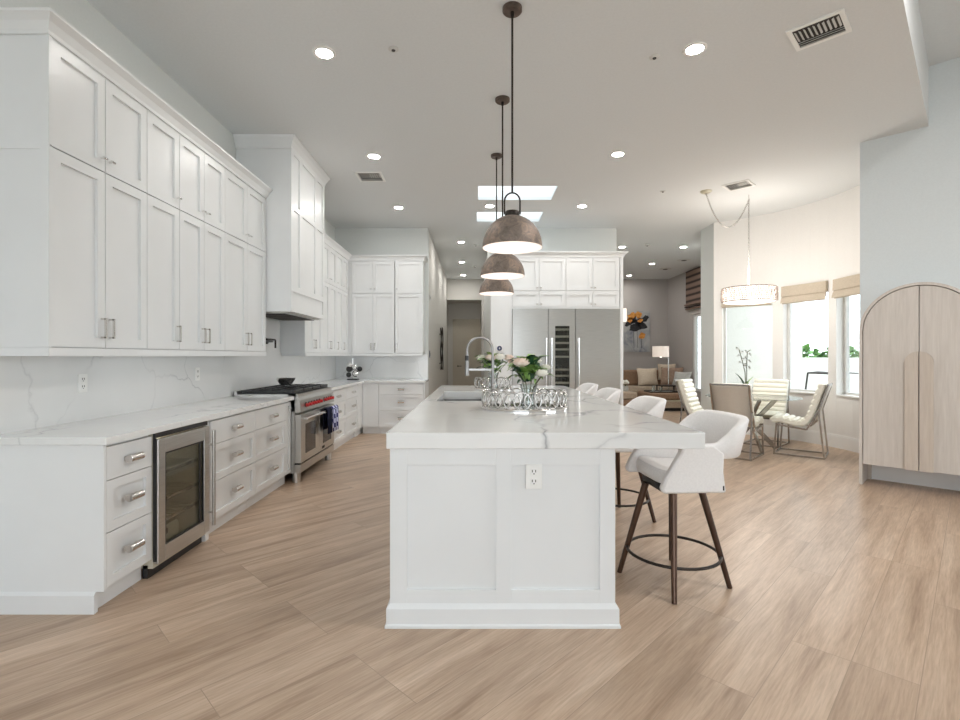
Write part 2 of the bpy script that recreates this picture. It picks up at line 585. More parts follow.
M['floor'] = mk_floor()
M['quartz'] = mk_quartz('veined_quartz')
M['quartz_fine'] = mk_quartz('fine_veined_quartz', 0.006, 0.45)
M['bleached'] = mk_wood('bleached_oak', (0.58, 0.535, 0.49), (0.68, 0.635, 0.59), 3.0, (14, 14, 0.9))
M['bleached2'] = mk_wood('bleached_oak_handle', (0.53, 0.46, 0.395), (0.63, 0.56, 0.49), 3.0, (14, 14, 0.9))
M['pendant'] = mk_pendant()
M['pend_in'] = mat('white_enamel', (0.9, 0.83, 0.80), 0.5)
M['woven'] = mk_woven()
M['check'] = mk_check()
M['navy_cloth'] = subtle(mat('navy_cloth', (0.01, 0.012, 0.03), 0.9, spec=0.1), (0.008, 0.01, 0.022), (0.02, 0.022, 0.05), 30)
M['canvas'] = mk_canvas()
M['paint_orange'] = subtle(mat('orange_paint', (0.6, 0.25, 0.04), 0.7), (0.5, 0.16, 0.02), (0.75, 0.36, 0.08), 14)
M['paint_black'] = subtle(mat('black_paint', (0.015, 0.015, 0.02), 0.7), (0.01, 0.01, 0.012), (0.03, 0.03, 0.035), 14)

# ================================================================== SETTING
CZ, HZ = 3.66, 4.267
XW = -2.55          # left wall face
YB = 9.12           # kitchen back wall face

struct('floor', MB().box(-3.0, 8.0, -3.75, 17.0, -0.1, 0.0), M['floor'], 'diagonal light oak plank floor')
# low kitchen ceiling, cut diagonally on the near right; two skylight holes
SKY = [(0.045, 1.135, 6.87, 7.48), (0.03, 1.105, 8.11, 8.68)]
outer = [(-2.85, -2.38), (4.95, 5.42), (7.2, 7.67), (7.2, 17.0), (-2.85, 17.0)]
holes = [[(a, c), (b, c), (b, d), (a, d)] for a, b, c, d in SKY]
struct('ceiling', MB().plate(outer, holes, CZ, CZ + 0.05), M['ceiling'], 'lower grey white kitchen ceiling')
struct('ceiling_high', MB().prism([(-2.85, -2.33), (-2.85, -3.8), (8.0, -3.8), (8.0, 8.52)], HZ, HZ + 0.05, 'xy'), M['ceiling'], 'higher ceiling beyond the diagonal step')
d = 0.06
struct('trim_1', MB().prism([(-2.85, -2.38), (4.95, 5.42), (4.95 - d, 5.42 + d), (-2.85 - d, -2.38 + d)], CZ + 0.05, HZ + 0.04, 'xy'), M['ceiling'], 'vertical face of the diagonal ceiling step')
for k, (a, b, c, dd) in enumerate(SKY):
    sh = MB()
    t = 0.04
    z0, z1 = CZ + 0.05, CZ + 0.40
    sh.box(a - t, a, c - t, dd + t, z0, z1).box(b, b + t, c - t, dd + t, z0, z1)
    sh.box(a, b, c - t, c, z0, z1).box(a, b, dd, dd + t, z0, z1)
    w = struct('window_%d' % (k + 5), sh, M['trim'], ['front skylight shaft over the island', 'rear skylight shaft over the island'][k])
    g = MB().box(a - t, b + t, c - t, dd + t, z1, z1 + 0.012).build('skylight_pane', M['glass'], w)

# walls
struct('wall_left', MB().box(XW - 0.15, XW, -3.75, 9.3, 0, HZ), M['wall'], 'left kitchen wall behind the cabinets')
struct('wall_back', MB().box(XW, -0.857, YB, YB + 0.15, 0, CZ), M['wall'], 'short back wall above the corner cabinets')
struct('wall_hall_left', MB().box(-1.0, -0.857, YB + 0.15, 15.2, 0, CZ), M['wall_hall'], 'left wall of the hallway')
struct('wall_fridge', MB().box(0.27, 2.59, 9.15, 15.2, 0, CZ), M['wall'], 'wall block behind the refrigerator')
he = MB()
he.box(-1.0, -0.88, 15.2, 16.2, 0, CZ).box(0.20, 0.27, 15.2, 16.2, 0, CZ).box(-0.88, 0.20, 15.2, 15.4, 3.03, CZ)
struct('wall_hall_end', he, M['wall_hall'], 'hallway end with a tall opening')
struct('wall_hall_door', MB().box(-1.0, 0.4, 16.2, 16.35, 0, CZ).box(-0.88, 0.20, 15.4, 16.2, 3.03, 3.1), M['wall_hall'], 'wall with the beige door')
struct('wall_living_back', MB().box(2.59, 6.1, 15.2, 15.35, 0, CZ), M['wall_taupe'], 'far wall of the sitting room')
wl = MB()
wx = 5.87
wl.box(wx, wx + 0.15, 13.5, 15.2, 0, CZ)
wl.box(wx, wx + 0.15, 12.3, 13.5, 0, 0.4).box(wx, wx + 0.15, 12.3, 13.5, 2.44, CZ)
struct('wall_living_right', wl, M['wall_taupe'], 'window wall of the sitting room')
w4 = MB()
w4.box(wx + 0.03, wx + 0.10, 12.3, 12.37, 0.4, 2.44).box(wx + 0.03, wx + 0.10, 13.43, 13.5, 0.4, 2.44)
w4.box(wx + 0.03, wx + 0.10, 12.37, 13.43, 0.4, 0.47).box(wx + 0.03, wx + 0.10, 12.37, 13.43, 2.37, 2.44)
w4o = struct('window_4', w4, M['trim'], 'sitting room window beyond the column')
MB().box(wx + 0.06, wx + 0.07, 12.37, 13.43, 0.47, 2.37).build('pane', M['glass'], w4o)
# column end and splayed wall between the sitting room and the nook
cw = MB()
cw.prism([(4.20, 8.80), (4.20, 9.30), (5.87, 12.42), (6.02, 12.3), (4.44, 9.22), (4.36, 8.76)], 0, CZ, 'xy')
struct('wall_column', cw, M['wall'], 'wall end between sitting room and dining nook')

# curved nook wall with three window openings
NC, NR, NT = (3.2, 6.95), 2.05, 0.2
WIN = [(36.2, 57.7), (11.9, 31.6), (-11.9, 8.1)]
SILL, HEAD = 0.75, 2.44


def npt(a, r):
    q = math.radians(a)
    return (NC[0] + r * math.cos(q), NC[1] + r * math.sin(q))


def arc_seg(mb, a0, a1, r0, r1, z0, z1):
    p = [npt(a0, r0), npt(a1, r0), npt(a1, r1), npt(a0, r1)]
    mb.prism(p, z0, z1, 'xy')


edges = sorted({x for w in WIN for x in w} | {-50.0, 61.5} | {float(x) for x in range(-48, 62, 4)})
edges = [e for i, e in enumerate(edges) if e in {x for w in WIN for x in w} | {-50.0, 61.5} or min(abs(e - x) for w in WIN for x in w) > 0.7]


def arc_wall(mb, r0, r1, z0, z1, skip=True):
    """one continuous curved band split at openings"""
    cols = edges
    rows = []
    for a0, a1 in zip(cols, cols[1:]):
        mid = (a0 + a1) / 2
        op = any(w[0] < mid < w[1] for w in WIN)
        if op and skip:
            arc_seg(mb, a0, a1, r0, r1, z0, SILL)
            arc_seg(mb, a0, a1, r0, r1, HEAD, z1)
        else:
            arc_seg(mb, a0, a1, r0, r1, z0, z1)


aw = MB()
arc_wall(aw, NR, NR + NT, 0, CZ)
nook = struct('wall_nook', aw, M['wall_warm'], 'curved dining nook wall', smooth=30)
bbn = MB()
arc_wall(bbn, NR - 0.018, NR - 0.001, 0, 0.17, False)
arc_wall(bbn, NR - 0.012, NR - 0.001, 0.17, 0.19, False)
struct('baseboard_nook', bbn, M['trim'], 'curved white baseboard of the nook', smooth=30)
WDESC = ['nook window behind the chandelier', 'middle nook window', 'nook window beside the arched cabinet']
SHADE_PTS = []
for i, (a0, a1) in enumerate(WIN):
    fr = MB()
    p0, p1 = Vector((*npt(a0, NR + 0.15), 0)), Vector((*npt(a1, NR + 0.15), 0))
    d = (p1 - p0).normalized()
    L_ = (p1 - p0).length
    n = Vector((d.y, -d.x, 0))
    t = 0.05
    for q in (0.025, L_ - 0.025):
        fr.bar(p0 + d * q + Vector((0, 0, SILL)), p0 + d * q + Vector((0, 0, HEAD)), t, 0.05, d)
    for z in (SILL + 0.025, HEAD - 0.025):
        fr.bar(p0 + Vector((0, 0, z)), p1 + Vector((0, 0, z)), 0.05, t)
    wo = struct('window_%d' % (i + 1), fr, M['vent'], WDESC[i])
    gb = MB().bar(p0 + d * .03 + Vector((0, 0, (SILL + HEAD) / 2)), p1 - d * .03 + Vector((0, 0, (SILL + HEAD) / 2)), 0.008, HEAD - SILL - 0.08)
    gb.build('pane', M['glass'], wo)
    sl = MB()
    arc_seg(sl, a0, a1, NR - 0.015, NR + NT - 0.03, SILL - 0.0, SILL + 0.02)
    sl.build('window_sill', M['trim'], wo)
    SHADE_PTS.append((a0, a1))

# 45 degree wall on the right
A = Vector((4.215, 5.475))
dv, nv = Vector((1, -1)).normalized(), Vector((1, 1)).normalized()


def ang(u, w):
    p = A + dv * u + nv * w
    return (p.x, p.y)


struct('wall_right', MB().prism([ang(0, 0), ang(4.2, 0), ang(4.2, 0.3), ang(0, 0.3)], 0, HZ, 'xy'), M['wall_cool'], 'angled right wall behind the arched cabinet')
struct('baseboard_right', MB().prism([ang(0, -0.018), ang(4.2, -0.018), ang(4.2, -0.001), ang(0, -0.001)], 0, 0.19, 'xy'), M['trim'], 'baseboard of the angled right wall')
ws_ = MB().box(7.18, 7.35, -3.6, -2.6, 0, HZ).box(7.18, 7.35, 1.9, 2.9, 0, HZ).box(7.18, 7.35, -2.6, 1.9, 2.5, HZ)  # out of view; opening placed and sized to admit sky light
struct('wall_side', ws_, M['wall_cool'], 'right side wall of the front room with a wide opening')
wr_ = MB().box(1.3, 7.35, -3.75, -3.6, 0, HZ).box(XW, 1.3, -3.75, -3.6, 3.3, HZ)  # out of view; solid part dims the refrigerator reflection, opening lights the island
struct('wall_front', wr_, M['wall'], 'unseen wall behind the camera with an opening shaped to let daylight in')
# hallway door
dz = MB()
dz.box(-0.72, -0.62, 16.17, 16.2, 0, 2.50).box(0.16, 0.26, 16.17, 16.2, 0, 2.50).box(-0.72, 0.26, 16.17, 16.2, 2.44, 2.52)
struct('trim_2', dz, M['door_beige'], 'casing of the hallway door')
ds = MB()
ds.box(-0.62, 0.16, 16.15, 16.195, 0.01, 2.44)
door = struct('door_1', ds, M['door_beige'], 'beige hallway door with an arched panel')
arch = [(-0.47, 1.1), (0.01, 1.1), (0.01, 2.16)] + [(-0.23 + 0.24 * math.cos(q), 2.16 + 0.10 * math.sin(q)) for q in [PI * k / 10 for k in range(1, 10)]] + [(-0.47, 2.16)]
pn = MB()
for p, q in zip(arch, arch[1:] + arch[:1]):
    pn.bar((p[0], 16.145, p[1]), (q[0], 16.145, q[1]), 0.035, 0.022, (0, 1, 0))
lowp = [(-0.47, 0.2), (0.01, 0.2), (0.01, 0.98), (-0.47, 0.98)]
for p, q in zip(lowp, lowp[1:] + lowp[:1]):
    pn.bar((p[0], 16.145, p[1]), (q[0], 16.145, q[1]), 0.022, 0.022, (0, 1, 0))
pn.build('door_panel', M['door_beige'], door)
MB().cyl((-0.55, 16.15, 1.0), (-0.55, 16.08, 1.0), 0.025).bar((-0.56, 16.08, 1.0), (-0.43, 16.08, 1.0), 0.02, 0.02).build('door_handle', M['rod'], door)

# outdoors
struct('ground_patio', MB().box(-30, 40, -30, 45, -0.3, -0.12), M['patio'], 'pale patio and yard outside')
struct('wall_exterior', MB().box(6.03, 8.25, 12.6, 12.9, -0.1, 4.2), M['stucco'], 'pale stucco wall outside the nook windows')

# ================================================================== CABINET KIT
def shaker(mb, x0, x1, z0, z1, fw=0.058, y=-0.02, rec=0.0175):
    mb.box(x0, x0 + fw, y, 0, z0, z1).box(x1 - fw, x1, y, 0, z0, z1)
    mb.box(x0 + fw, x1 - fw, y, 0, z0, z0 + fw).box(x0 + fw, x1 - fw, y, 0, z1 - fw, z1)
    mb.box(x0 + fw, x1 - fw, y + rec, 0, z0 + fw, z1 - fw)
    return mb


def door_pull(parent, x, z0, z1):
    b = MB()
    y = -0.02
    b.bar((x, y - 0.028, z0), (x, y - 0.028, z1), 0.010, 0.010, (0, 1, 0))
    b.bar((x, y, z0 + 0.005), (x, y - 0.03, z0 + 0.005), 0.010, 0.010)
    b.bar((x, y, z1 - 0.005), (x, y - 0.03, z1 - 0.005), 0.010, 0.010)
    return b.build('handle', M['nickel'], parent)


def knob(parent, x, z, y=-0.02):
    b = MB()
    b.cyl((x, y, z), (x, y - 0.02, z), 0.006, 0.006, 10)
    b.cyl((x - 0.014, y - 0.024, z), (x + 0.014, y - 0.024, z), 0.008, 0.008, 10)
    return b.build('knob', M['chrome'], parent, smooth=40)


def drawer_pull(parent, x, z, w=0.105):
    b = MB()
    y = -0.02
    b.cyl((x - w / 2, y - 0.028, z), (x + w / 2, y - 0.028, z), 0.020, 0.020, 14)
    b.box(x - w / 2 + 0.004, x - w / 2 + 0.018, y - 0.03, y, z - 0.012, z + 0.012)
    b.box(x + w / 2 - 0.018, x + w / 2 - 0.004, y - 0.03, y, z - 0.012, z + 0.012)
    return b.build('handle', M['nickel'], parent, smooth=40)


G = 0.003
ZL, ZM, ZT = 1.375, 2.425, 3.0


def upper(label, loc, rot, w, nd, single_pull='right', depth=0.325, group=None, zl=ZL, zm=ZM, low_knob=False):
    t = thing('wall_cabinet', label, 'cabinet', loc, rot, group)
    MB().box(0, w, 0.002, depth, zl - 0.003, ZT).build('body', M['paint'], t)
    dw = w / nd
    for k in range(nd):
        x0, x1 = k * dw + G, (k + 1) * dw - G
        side = (1 if k == 0 else 0) if nd == 2 else (1 if single_pull == 'right' else 0)
        hx = x1 - 0.03 if side else x0 + 0.03
        dl = shaker(MB(), x0, x1, zl, zm - 0.004).build('door', M['paint'], t)
        if low_knob:
            knob(dl, hx, zl + 0.04)
        else:
            door_pull(dl, hx, zl + 0.055, zl + 0.175)
        du = shaker(MB(), x0, x1, zm + 0.004, ZT - 0.012).build('door', M['paint'], t)
        knob(du, hx, zm + 0.075)
    return t


DZ = [(0.121, 0.399), (0.404, 0.672), (0.677, 0.850)]


def base_drawers(label, loc, rot, w, depth=0.60, group=None):
    t = thing('drawer_cabinet', label, 'cabinet', loc, rot, group)
    MB().box(0, w, 0.002, depth, 0.115, 0.868).box(0, w, 0.045, depth - 0.05, 0, 0.115).build('body', M['paint'], t)
    for k, (a, b) in enumerate(DZ):
        mb = MB()
        if k == 2:
            mb.box(G, w - G, -0.02, 0, a, b)
        else:
            shaker(mb, G, w - G, a, b, 0.05)
        dr = mb.build('drawer', M['paint'], t)
        drawer_pull(dr, w / 2, (a + b) / 2 + (0.01 if k < 2 else 0))
    return t


R90 = PI / 2
XU, XBASE = -2.22 - 0.02, -1.915 - 0.02       # carcass planes (fronts stand 2 cm proud)
gU = 'tall wall cabinets on the left wall'
upper('white wall cabinet with two door columns at the near left end', (XU, 2.62, 0), R90, 0.765, 2, group=gU)
upper('narrow one door wide white wall cabinet right of the nearest pair', (XU, 3.385, 0), R90, 0.372, 1, group=gU)
upper('white double door wall cabinet, third unit from the near left end', (XU, 3.757, 0), R90, 0.683, 2, group=gU)
upper('white double door wall cabinet directly left of the range hood', (XU, 4.44, 0), R90, 0.868, 2, group=gU)
upper('white wall cabinet just behind the range hood', (XU, 6.53, 0), R90, 0.72, 2, group=gU)
upper('slim white wall cabinet, second one past the range hood', (XU, 7.25, 0), R90, 0.38, 1, group=gU)
upper('slim white wall cabinet, third one past the range hood', (XU, 7.63, 0), R90, 0.38, 1, 'left', group=gU)
upper('slim white wall cabinet, fourth one past the range hood', (XU, 8.01, 0), R90, 0.38, 1, 'left', group=gU)
upper('white wall cabinet on the left wall nearest the back corner', (XU, 8.39, 0), R90, 0.36, 1, 'left', depth=0.30, group=gU)
gB = 'wall cabinets on the back wall'
upper('white two door wall cabinet on the back wall beside the corner', (-2.17, 8.80, 0), 0, 0.755, 2, depth=0.31, group=gB)
upper('white single door wall cabinet at the hallway end of the back wall', (-1.405, 8.80, 0), 0, 0.49, 1, 'left', depth=0.31, group=gB)
tag(MB().box(-2.238, -2.172, 8.782, 8.798, ZL, ZT - 0.006).build('filler_panel', M['paint']), 'narrow white filler strip in the inside corner of the wall cabinets', 'panel')
# near end panel of the wall cabinets and fillers
ep = MB()
ep.box(XW + 0.002, -2.215, 2.605, 2.618, ZL - 0.005, ZM - 0.005).box(XW + 0.002, -2.215, 2.605, 2.618, ZM + 0.005, ZT)
ep.box(XW + 0.002, XW + 0.05, 2.598, 2.606, ZL, ZT).box(-2.262, -2.215, 2.598, 2.606, ZL, ZT).box(XW + 0.05, -2.262, 2.598, 2.606, ZM - 0.02, ZM + 0.015)
tag(ep.build('end_panel', M['paint']), 'white panel closing the near end of the left wall cabinets', 'panel')


def crown_profile(out=0.07, z0=ZT - 0.005, z1=3.09):
    return [(0.0, z0), (-0.012, z0), (-0.015, z0 + 0.02), (-0.035, z0 + 0.055), (-out + 0.008, z1 - 0.02), (-out, z1 - 0.015), (-out, z1), (0.0, z1)]


def crown_run(mb, path, prof, closed=False):
    """sweep profile (offset outward, z) along plan path; outward = right of travel"""
    pts = [Vector(p) for p in path]
    rows = []
    for i, p in enumerate(pts):
        ds = []
        if i > 0:
            ds.append((pts[i] - pts[i - 1]).normalized())
        if i < len(pts) - 1:
            ds.append((pts[i + 1] - pts[i]).normalized())
        nrm = [Vector((q.y, -q.x)) for q in ds]
        if len(nrm) == 2:
            b = (nrm[0] + nrm[1])
            b = b / (b.dot(nrm[0]))
        else:
            b = nrm[0]
        rows.append([(p.x - b.x * o, p.y - b.y * o, z) for o, z in prof])
    mb.grid(rows, close_v=True)
    n = len(prof)
    mb.add(rows[0], [tuple(range(n))])
    mb.add(rows[-1], [tuple(reversed(range(n)))])
    return mb


PR = crown_profile()
# outward is to the right of travel direction
cr = crown_run(MB(), [(-2.22, 5.31), (-2.22, 2.60), (XW + 0.002, 2.60)][::-1], PR)
struct('trim_3', cr, M['paint'], 'crown moulding over the near left wall cabinets')
cr = crown_run(MB(), [(-2.22, 6.53), (-2.22, 8.78), (-0.915, 8.78), (-0.915, YB - 0.002)], PR)
struct('trim_4', cr, M['paint'], 'crown moulding around the back corner wall cabinets')
lv = MB().box(-2.262, -2.215, 2.60, 5.31, 1.325, ZL - 0.006).box(XW + 0.022, -2.262, 2.60, 2.64, 1.325, ZL - 0.006).box(XW + 0.022, -2.262, 5.28, 5.31, 1.325, ZL - 0.006)
struct('trim_5', lv, M['paint'], 'light rail under the near left wall cabinets')
lv = MB().box(-2.262, -2.215, 6.53, 8.78, 1.325, ZL - 0.006).box(-2.22, -0.92, 8.775, 8.82, 1.325, ZL - 0.006).box(XW + 0.022, -2.262, 6.53, 6.56, 1.325, ZL - 0.006)
struct('trim_6', lv, M['paint'], 'light rail under the back corner wall cabinets')
tag(MB().box(XW + 0.002, -2.215, 6.505, 6.528, ZL - 0.005, ZT).build('end_panel', M['paint']), 'white cabinet end panel under and behind the range hood', 'panel')

# base cabinets, left run
gD = 'drawer cabinets under the left counter'
base_drawers('narrow white three drawer cabinet at the near end, left of the beverage cooler', (XBASE, 2.595, 0), R90, 0.37, group=gD)
tag(MB().box(-2.40, -1.925, 3.570, 3.614, 0, 0.868).build('filler_panel', M['paint']), 'narrow white filler strip between the beverage cooler and the drawers', 'panel')
base_drawers('white three drawer cabinet just right of the beverage cooler', (XBASE, 3.618, 0), R90, 0.735, group=gD)
base_drawers('white three drawer cabinet beside the pull-out left of the range', (XBASE, 4.355, 0), R90, 0.71, group=gD)
po = thing('pull_out_cabinet', 'very narrow white pull-out cabinet touching the range', 'cabinet', (XBASE, 5.067, 0), R90)
MB().box(0, 0.133, 0.002, 0.6, 0.115, 0.868).box(0, 0.133, 0.045, 0.55, 0, 0.115).build('body', M['paint'], po)
pd = shaker(MB(), 0.002, 0.131, 0.121, 0.85, 0.035).build('door', M['paint'], po)
knob(pd, 0.066, 0.79)
base_drawers('white three drawer cabinet immediately past the range', (XBASE, 6.47, 0), R90, 0.98, group=gD)
base_drawers('white three drawer cabinet on the left wall next to the back corner', (XBASE, 7.455, 0), R90, 0.72, group=gD)
cf = thing('corner_cabinet', 'white blind corner cabinet with one plain door facing the island', 'cabinet', (-1.915, 8.50, 0), 0)
MB().box(0.0, 0.28, 0.002, 0.60, 0.115, 0.868).box(0, 0.28, 0.045, 0.55, 0, 0.115).build('body', M['paint'], cf)
shaker(MB(), 0.012, 0.278, 0.121, 0.85, 0.05).build('door', M['paint'], cf)
MB().box(-0.62, 0.0, -0.32, 0.60, 0.115, 0.868).box(-0.62, -0.045, -0.32, 0.6, 0, 0.115).build('corner_filler', M['paint'], cf)
base_drawers('white three drawer cabinet on the back wall near the hallway', (-1.632, 8.50, 0), 0, 0.76, group=gD)
tag(MB().box(-0.868, -0.85, 8.475, YB - 0.002, 0, 0.868).build('end_panel', M['paint']), 'white end panel of the back counter beside the hallway', 'panel')
ep = MB().box(XW + 0.002, -1.912, 2.575, 2.592, 0.11, 0.868).box(XW + 0.002, -1.955, 2.575, 2.592, 0, 0.11)
ep.box(XW + 0.002, -1.953, 2.562, 2.576, 0, 0.095).prism([(2.562, 0.095), (2.576, 0.095), (2.576, 0.112)], XW + 0.002, -1.953, 'yz')
tag(ep.build('end_panel', M['paint']), 'large plain white side panel at the near end of the left counter', 'panel')

# countertops + backsplash
ct = MB().plate([(XW + 0.022, 2.55), (-1.88, 2.55), (-1.88, 5.20), (XW + 0.022, 5.20)], [], 0.87, 0.908)
tag(ct.build('countertop', M['quartz_fine'], bevel=0.003), 'long white quartz countertop left of the range', 'countertop')
ct = MB().plate([(XW + 0.022, 6.455), (-1.88, 6.455), (-1.88, 8.45), (-0.84, 8.45), (-0.84, YB - 0.022), (XW + 0.022, YB - 0.022)], [], 0.87, 0.908)
tag(ct.build('countertop', M['quartz_fine'], bevel=0.003), 'L-shaped white quartz countertop in the back corner', 'countertop')
bs = MB().box(XW + 0.001, XW + 0.02, 2.56, 9.1, 0.85, 1.36).box(XW + 0.001, XW + 0.02, 5.315, 6.5, 1.36, 1.774)
tag(bs.build('backsplash', M['quartz_fine']), 'veined quartz backsplash along the left wall', 'backsplash')
tag(MB().box(XW + 0.021, -0.86, YB - 0.02, YB - 0.001, 0.85, 1.36).build('backsplash', M['quartz_fine']), 'veined quartz backsplash on the short back wall', 'backsplash')

# range hood
hd = thing('range_hood', 'tall panelled white range hood above the range', 'range hood', (-1.97, 5.325, 0), R90)
hw = 1.175
MB().box(0, hw, 0, 0.575, 1.83, CZ - 0.10).build('body', M['paint'], hd)
fr = MB()
fy = -0.014
zr = [1.80, 2.02, 2.085, 2.90, 2.955, 3.50, CZ - 0.10]
xs = [(0, 0.075), (0.255, 0.345), (0.80, 0.885), (hw - 0.075, hw)]
for a, b in xs:
    fr.box(a, b, fy, 0.0, 2.02, CZ - 0.1)
for a, b in ((2.02, 2.085), (2.90, 2.955), (3.50, CZ - 0.10)):
    for (p, q), (r_, s_) in zip(xs, xs[1:]):
        fr.box(q, r_, fy, 0.0, a, b)
fr.box(0, hw, -0.012, 0, 1.80, 1.855).box(0, 0.06, fy, 0, 1.855, 2.02).box(hw - 0.06, hw, fy, 0, 1.855, 2.02)
fr.build('face_frame', M['paint'], hd)
hc = MB()
hpr = [(0.0, CZ - 0.125), (-0.016, CZ - 0.125), (-0.02, CZ - 0.10), (-0.045, CZ - 0.05), (-0.07, CZ - 0.02), (-0.07, CZ - 0.001), (0.0, CZ - 0.001)]
crown_run(hc, [(0, 0.575), (0, 0), (hw, 0), (hw, 0.575)][::-1], [(-o, z) for o, z in hpr])
hc.build('crown', M['paint'], hd)
MB().box(0.0, hw, 0.0, 0.575, 1.80, 1.83).build('bottom_rim', M['paint'], hd)
ins = MB().box(0.05, hw - 0.05, 0.04, 0.54, 1.785, 1.802)
ins.build('liner', M['steel'], hd)
fl = MB()
for k in range(3):
    x0 = 0.09 + k * 0.34
    fl.box(x0, x0 + 0.31, 0.09, 0.49, 1.779, 1.787)
fl.build('filter', M['vent_dark'], hd)

# range
rg = thing('range', 'large stainless range with red knobs between the left counters', 'range', (-1.85, 5.212, 0), R90)
rw, rd = 1.235, 0.66
MB().box(0.0, rw, 0.03, rd, 0.10, 0.90).build('body', M['steel'], rg)
MB().box(0, rw, 0.0, rd, 0.895, 0.925).box(0, rw, rd - 0.03, rd, 0.925, 0.96).build('cooktop', M['steel'], rg)
cp = MB().prism([(-0.035, 0.74), (-0.02, 0.86), (0.02, 0.925), (0.10, 0.925), (0.10, 0.74)], 0, rw, 'yz')
cp.build('control_panel', M['steel_h'], rg)
gr = MB()
for k in range(4):
    x0 = 0.03 + k * 0.30
    x1 = x0 + 0.275
    for x in (x0, (x0 + x1) / 2, x1):
        gr.bar((x, 0.05, 0.95), (x, 0.60, 0.95), 0.016, 0.03)
    for y in (0.05, 0.19, 0.33, 0.47, 0.60):
        gr.bar((x0, y, 0.95), (x1, y, 0.95), 0.016, 0.03)
gr.box(0.02, rw - 0.02, 0.04, 0.61, 0.926, 0.93)
gr.build('grate', M['black'], rg)
for k in range(11):
    x = 0.17 + k * 0.094
    if k == 6:
        continue
    kb = MB()
    kb.cyl((x, -0.028, 0.80), (x, -0.062, 0.797), 0.019, 0.016, 14)
    kb.bar((x, -0.055, 0.80), (x, -0.069, 0.80), 0.008, 0.030)
    ko = kb.build('knob', M['red'], rg, smooth=40)
    MB().cyl((x, -0.026, 0.80), (x, -0.034, 0.80), 0.028, 0.028, 16).build('bezel', M['black'], ko, smooth=40)
for x0, x1, hl in ((0.004, 0.612, 'left'), (0.618, rw - 0.004, 'right')):
    od = MB().box(x0, x1, -0.035, 0.03, 0.205, 0.715).build('oven_door', M['steel_h'], rg, bevel=0.006)
    MB().box(x0 + 0.14, x1 - 0.14, -0.038, -0.03, 0.285, 0.60).build('oven_window', M['dark_glass'], od)
    hb = MB().cyl((x0 + 0.03, -0.085, 0.668), (x1 - 0.03, -0.085, 0.668), 0.014, 0.014, 12)
    for x in (x0 + 0.05, x1 - 0.05):
        hb.bar((x, -0.03, 0.668), (x, -0.088, 0.668), 0.016, 0.016)
    hb.build('handle', M['chrome'], od, smooth=40)
MB().box(0, rw, -0.02, 0.04, 0.19, 0.202).build('gap_strip', M['black'], rg)
MB().box(0, rw, -0.03, 0.04, 0.105, 0.188).build('kick_panel', M['steel_h'], rg)
MB().box(0.72, 0.82, -0.037, -0.034, 0.225, 0.255).build('badge', M['vent_dark'], rg)
for x, y in ((0.05, 0.03), (rw - 0.05, 0.03), (0.09, rd - 0.1), (rw - 0.09, rd - 0.1)):
    MB().cyl((x, y, 0.0), (x, y, 0.105), 0.042, 0.042, 16).build('leg', M['steel'], rg, smooth=40)
MB().box(0.16, rw - 0.16, 0.10, 0.12, 0.02, 0.105).build('kick_recess', M['black'], rg)


# towels over the right handle
def towel(label, x0, x1, material, zlow):
    t = MB()
    rows = []
    yb, yf, zt = -0.062, -0.109, 0.704
    path = [(yb, zlow + 0.06), (yb, 0.55), (yb, 0.676), (-0.076, zt - 0.004), (-0.085, zt), (-0.096, zt - 0.004), (yf, 0.676), (yf - 0.004, 0.55), (yf - 0.006, zlow)]
    for k in range(9):
        x = x0 + (x1 - x0) * k / 8
        wv = 0.006 * math.sin(k * 1.7)
        rows.append([(x, y + wv * (1 if z < 0.6 else 0.2), z) for y, z in path])
    t.grid(rows)
    o = t.build('dish_towel', material, None, smooth=180, solid=0.006, loc=(-1.85, 5.212, 0), rot=(0, 0, R90))
    tag(o, label, 'towel')


towel('dark navy dish towel hanging on the right oven handle', 0.69, 0.87, M['navy_cloth'], 0.40)
towel('blue and white checked dish towel hanging on the right oven handle', 0.90, 1.16, M['check'], 0.40)

# beverage cooler
bc = thing('beverage_cooler', 'undercounter beverage cooler with glass door between white drawers', 'cooler', (-1.915, 2.972, 0), R90)
bw = 0.585
c = MB()
c.box(0, 0.03, 0, 0.58, 0.06, 0.868).box(bw - 0.03, bw, 0, 0.58, 0.06, 0.868).box(0.03, bw - 0.03, 0.55, 0.58, 0.02, 0.868)
c.box(0.03, bw - 0.03, 0, 0.58, 0.06, 0.10).box(0.03, bw - 0.03, 0, 0.58, 0.84, 0.868)
c.build('cabinet', M['cooler_liner'], bc)
MB().box(0.0, bw, -0.012, 0.0, 0.835, 0.862).box(0.0, 0.003, -0.02, 0.0, 0.10, 0.835).build('surround', M['black'], bc)
dr = MB()
fwd = 0.07
dr.box(0.005, 0.005 + fwd, -0.03, -0.002, 0.085, 0.828).box(bw - 0.004 - fwd, bw - 0.004, -0.03, -0.002, 0.085, 0.828)
dr.box(0.005 + fwd, bw - 0.004 - fwd, -0.03, -0.002, 0.085, 0.105 + fwd).box(0.005 + fwd, bw - 0.004 - fwd, -0.03, -0.002, 0.828 - fwd - 0.02, 0.828)
dro = dr.build('door', M['steel'], bc, bevel=0.004)
MB().box(0.005 + fwd, bw - 0.004 - fwd, -0.016, -0.010, 0.105 + fwd, 0.74).build('door_glass', M['glass_dark'], dro)
gs = MB()
a, b, z0, z1 = 0.005 + fwd, bw - 0.004 - fwd, 0.105 + fwd, 0.738
gs.box(a, a + 0.010, -0.027, -0.017, z0, z1).box(b - 0.05, b - 0.032, -0.024, -0.017, z0, z1).box(b - 0.012, b, -0.027, -0.017, z0, z1).box(a, b, -0.027, -0.017, z0, z0 + 0.010).box(a, b, -0.027, -0.017, z1 - 0.010, z1)
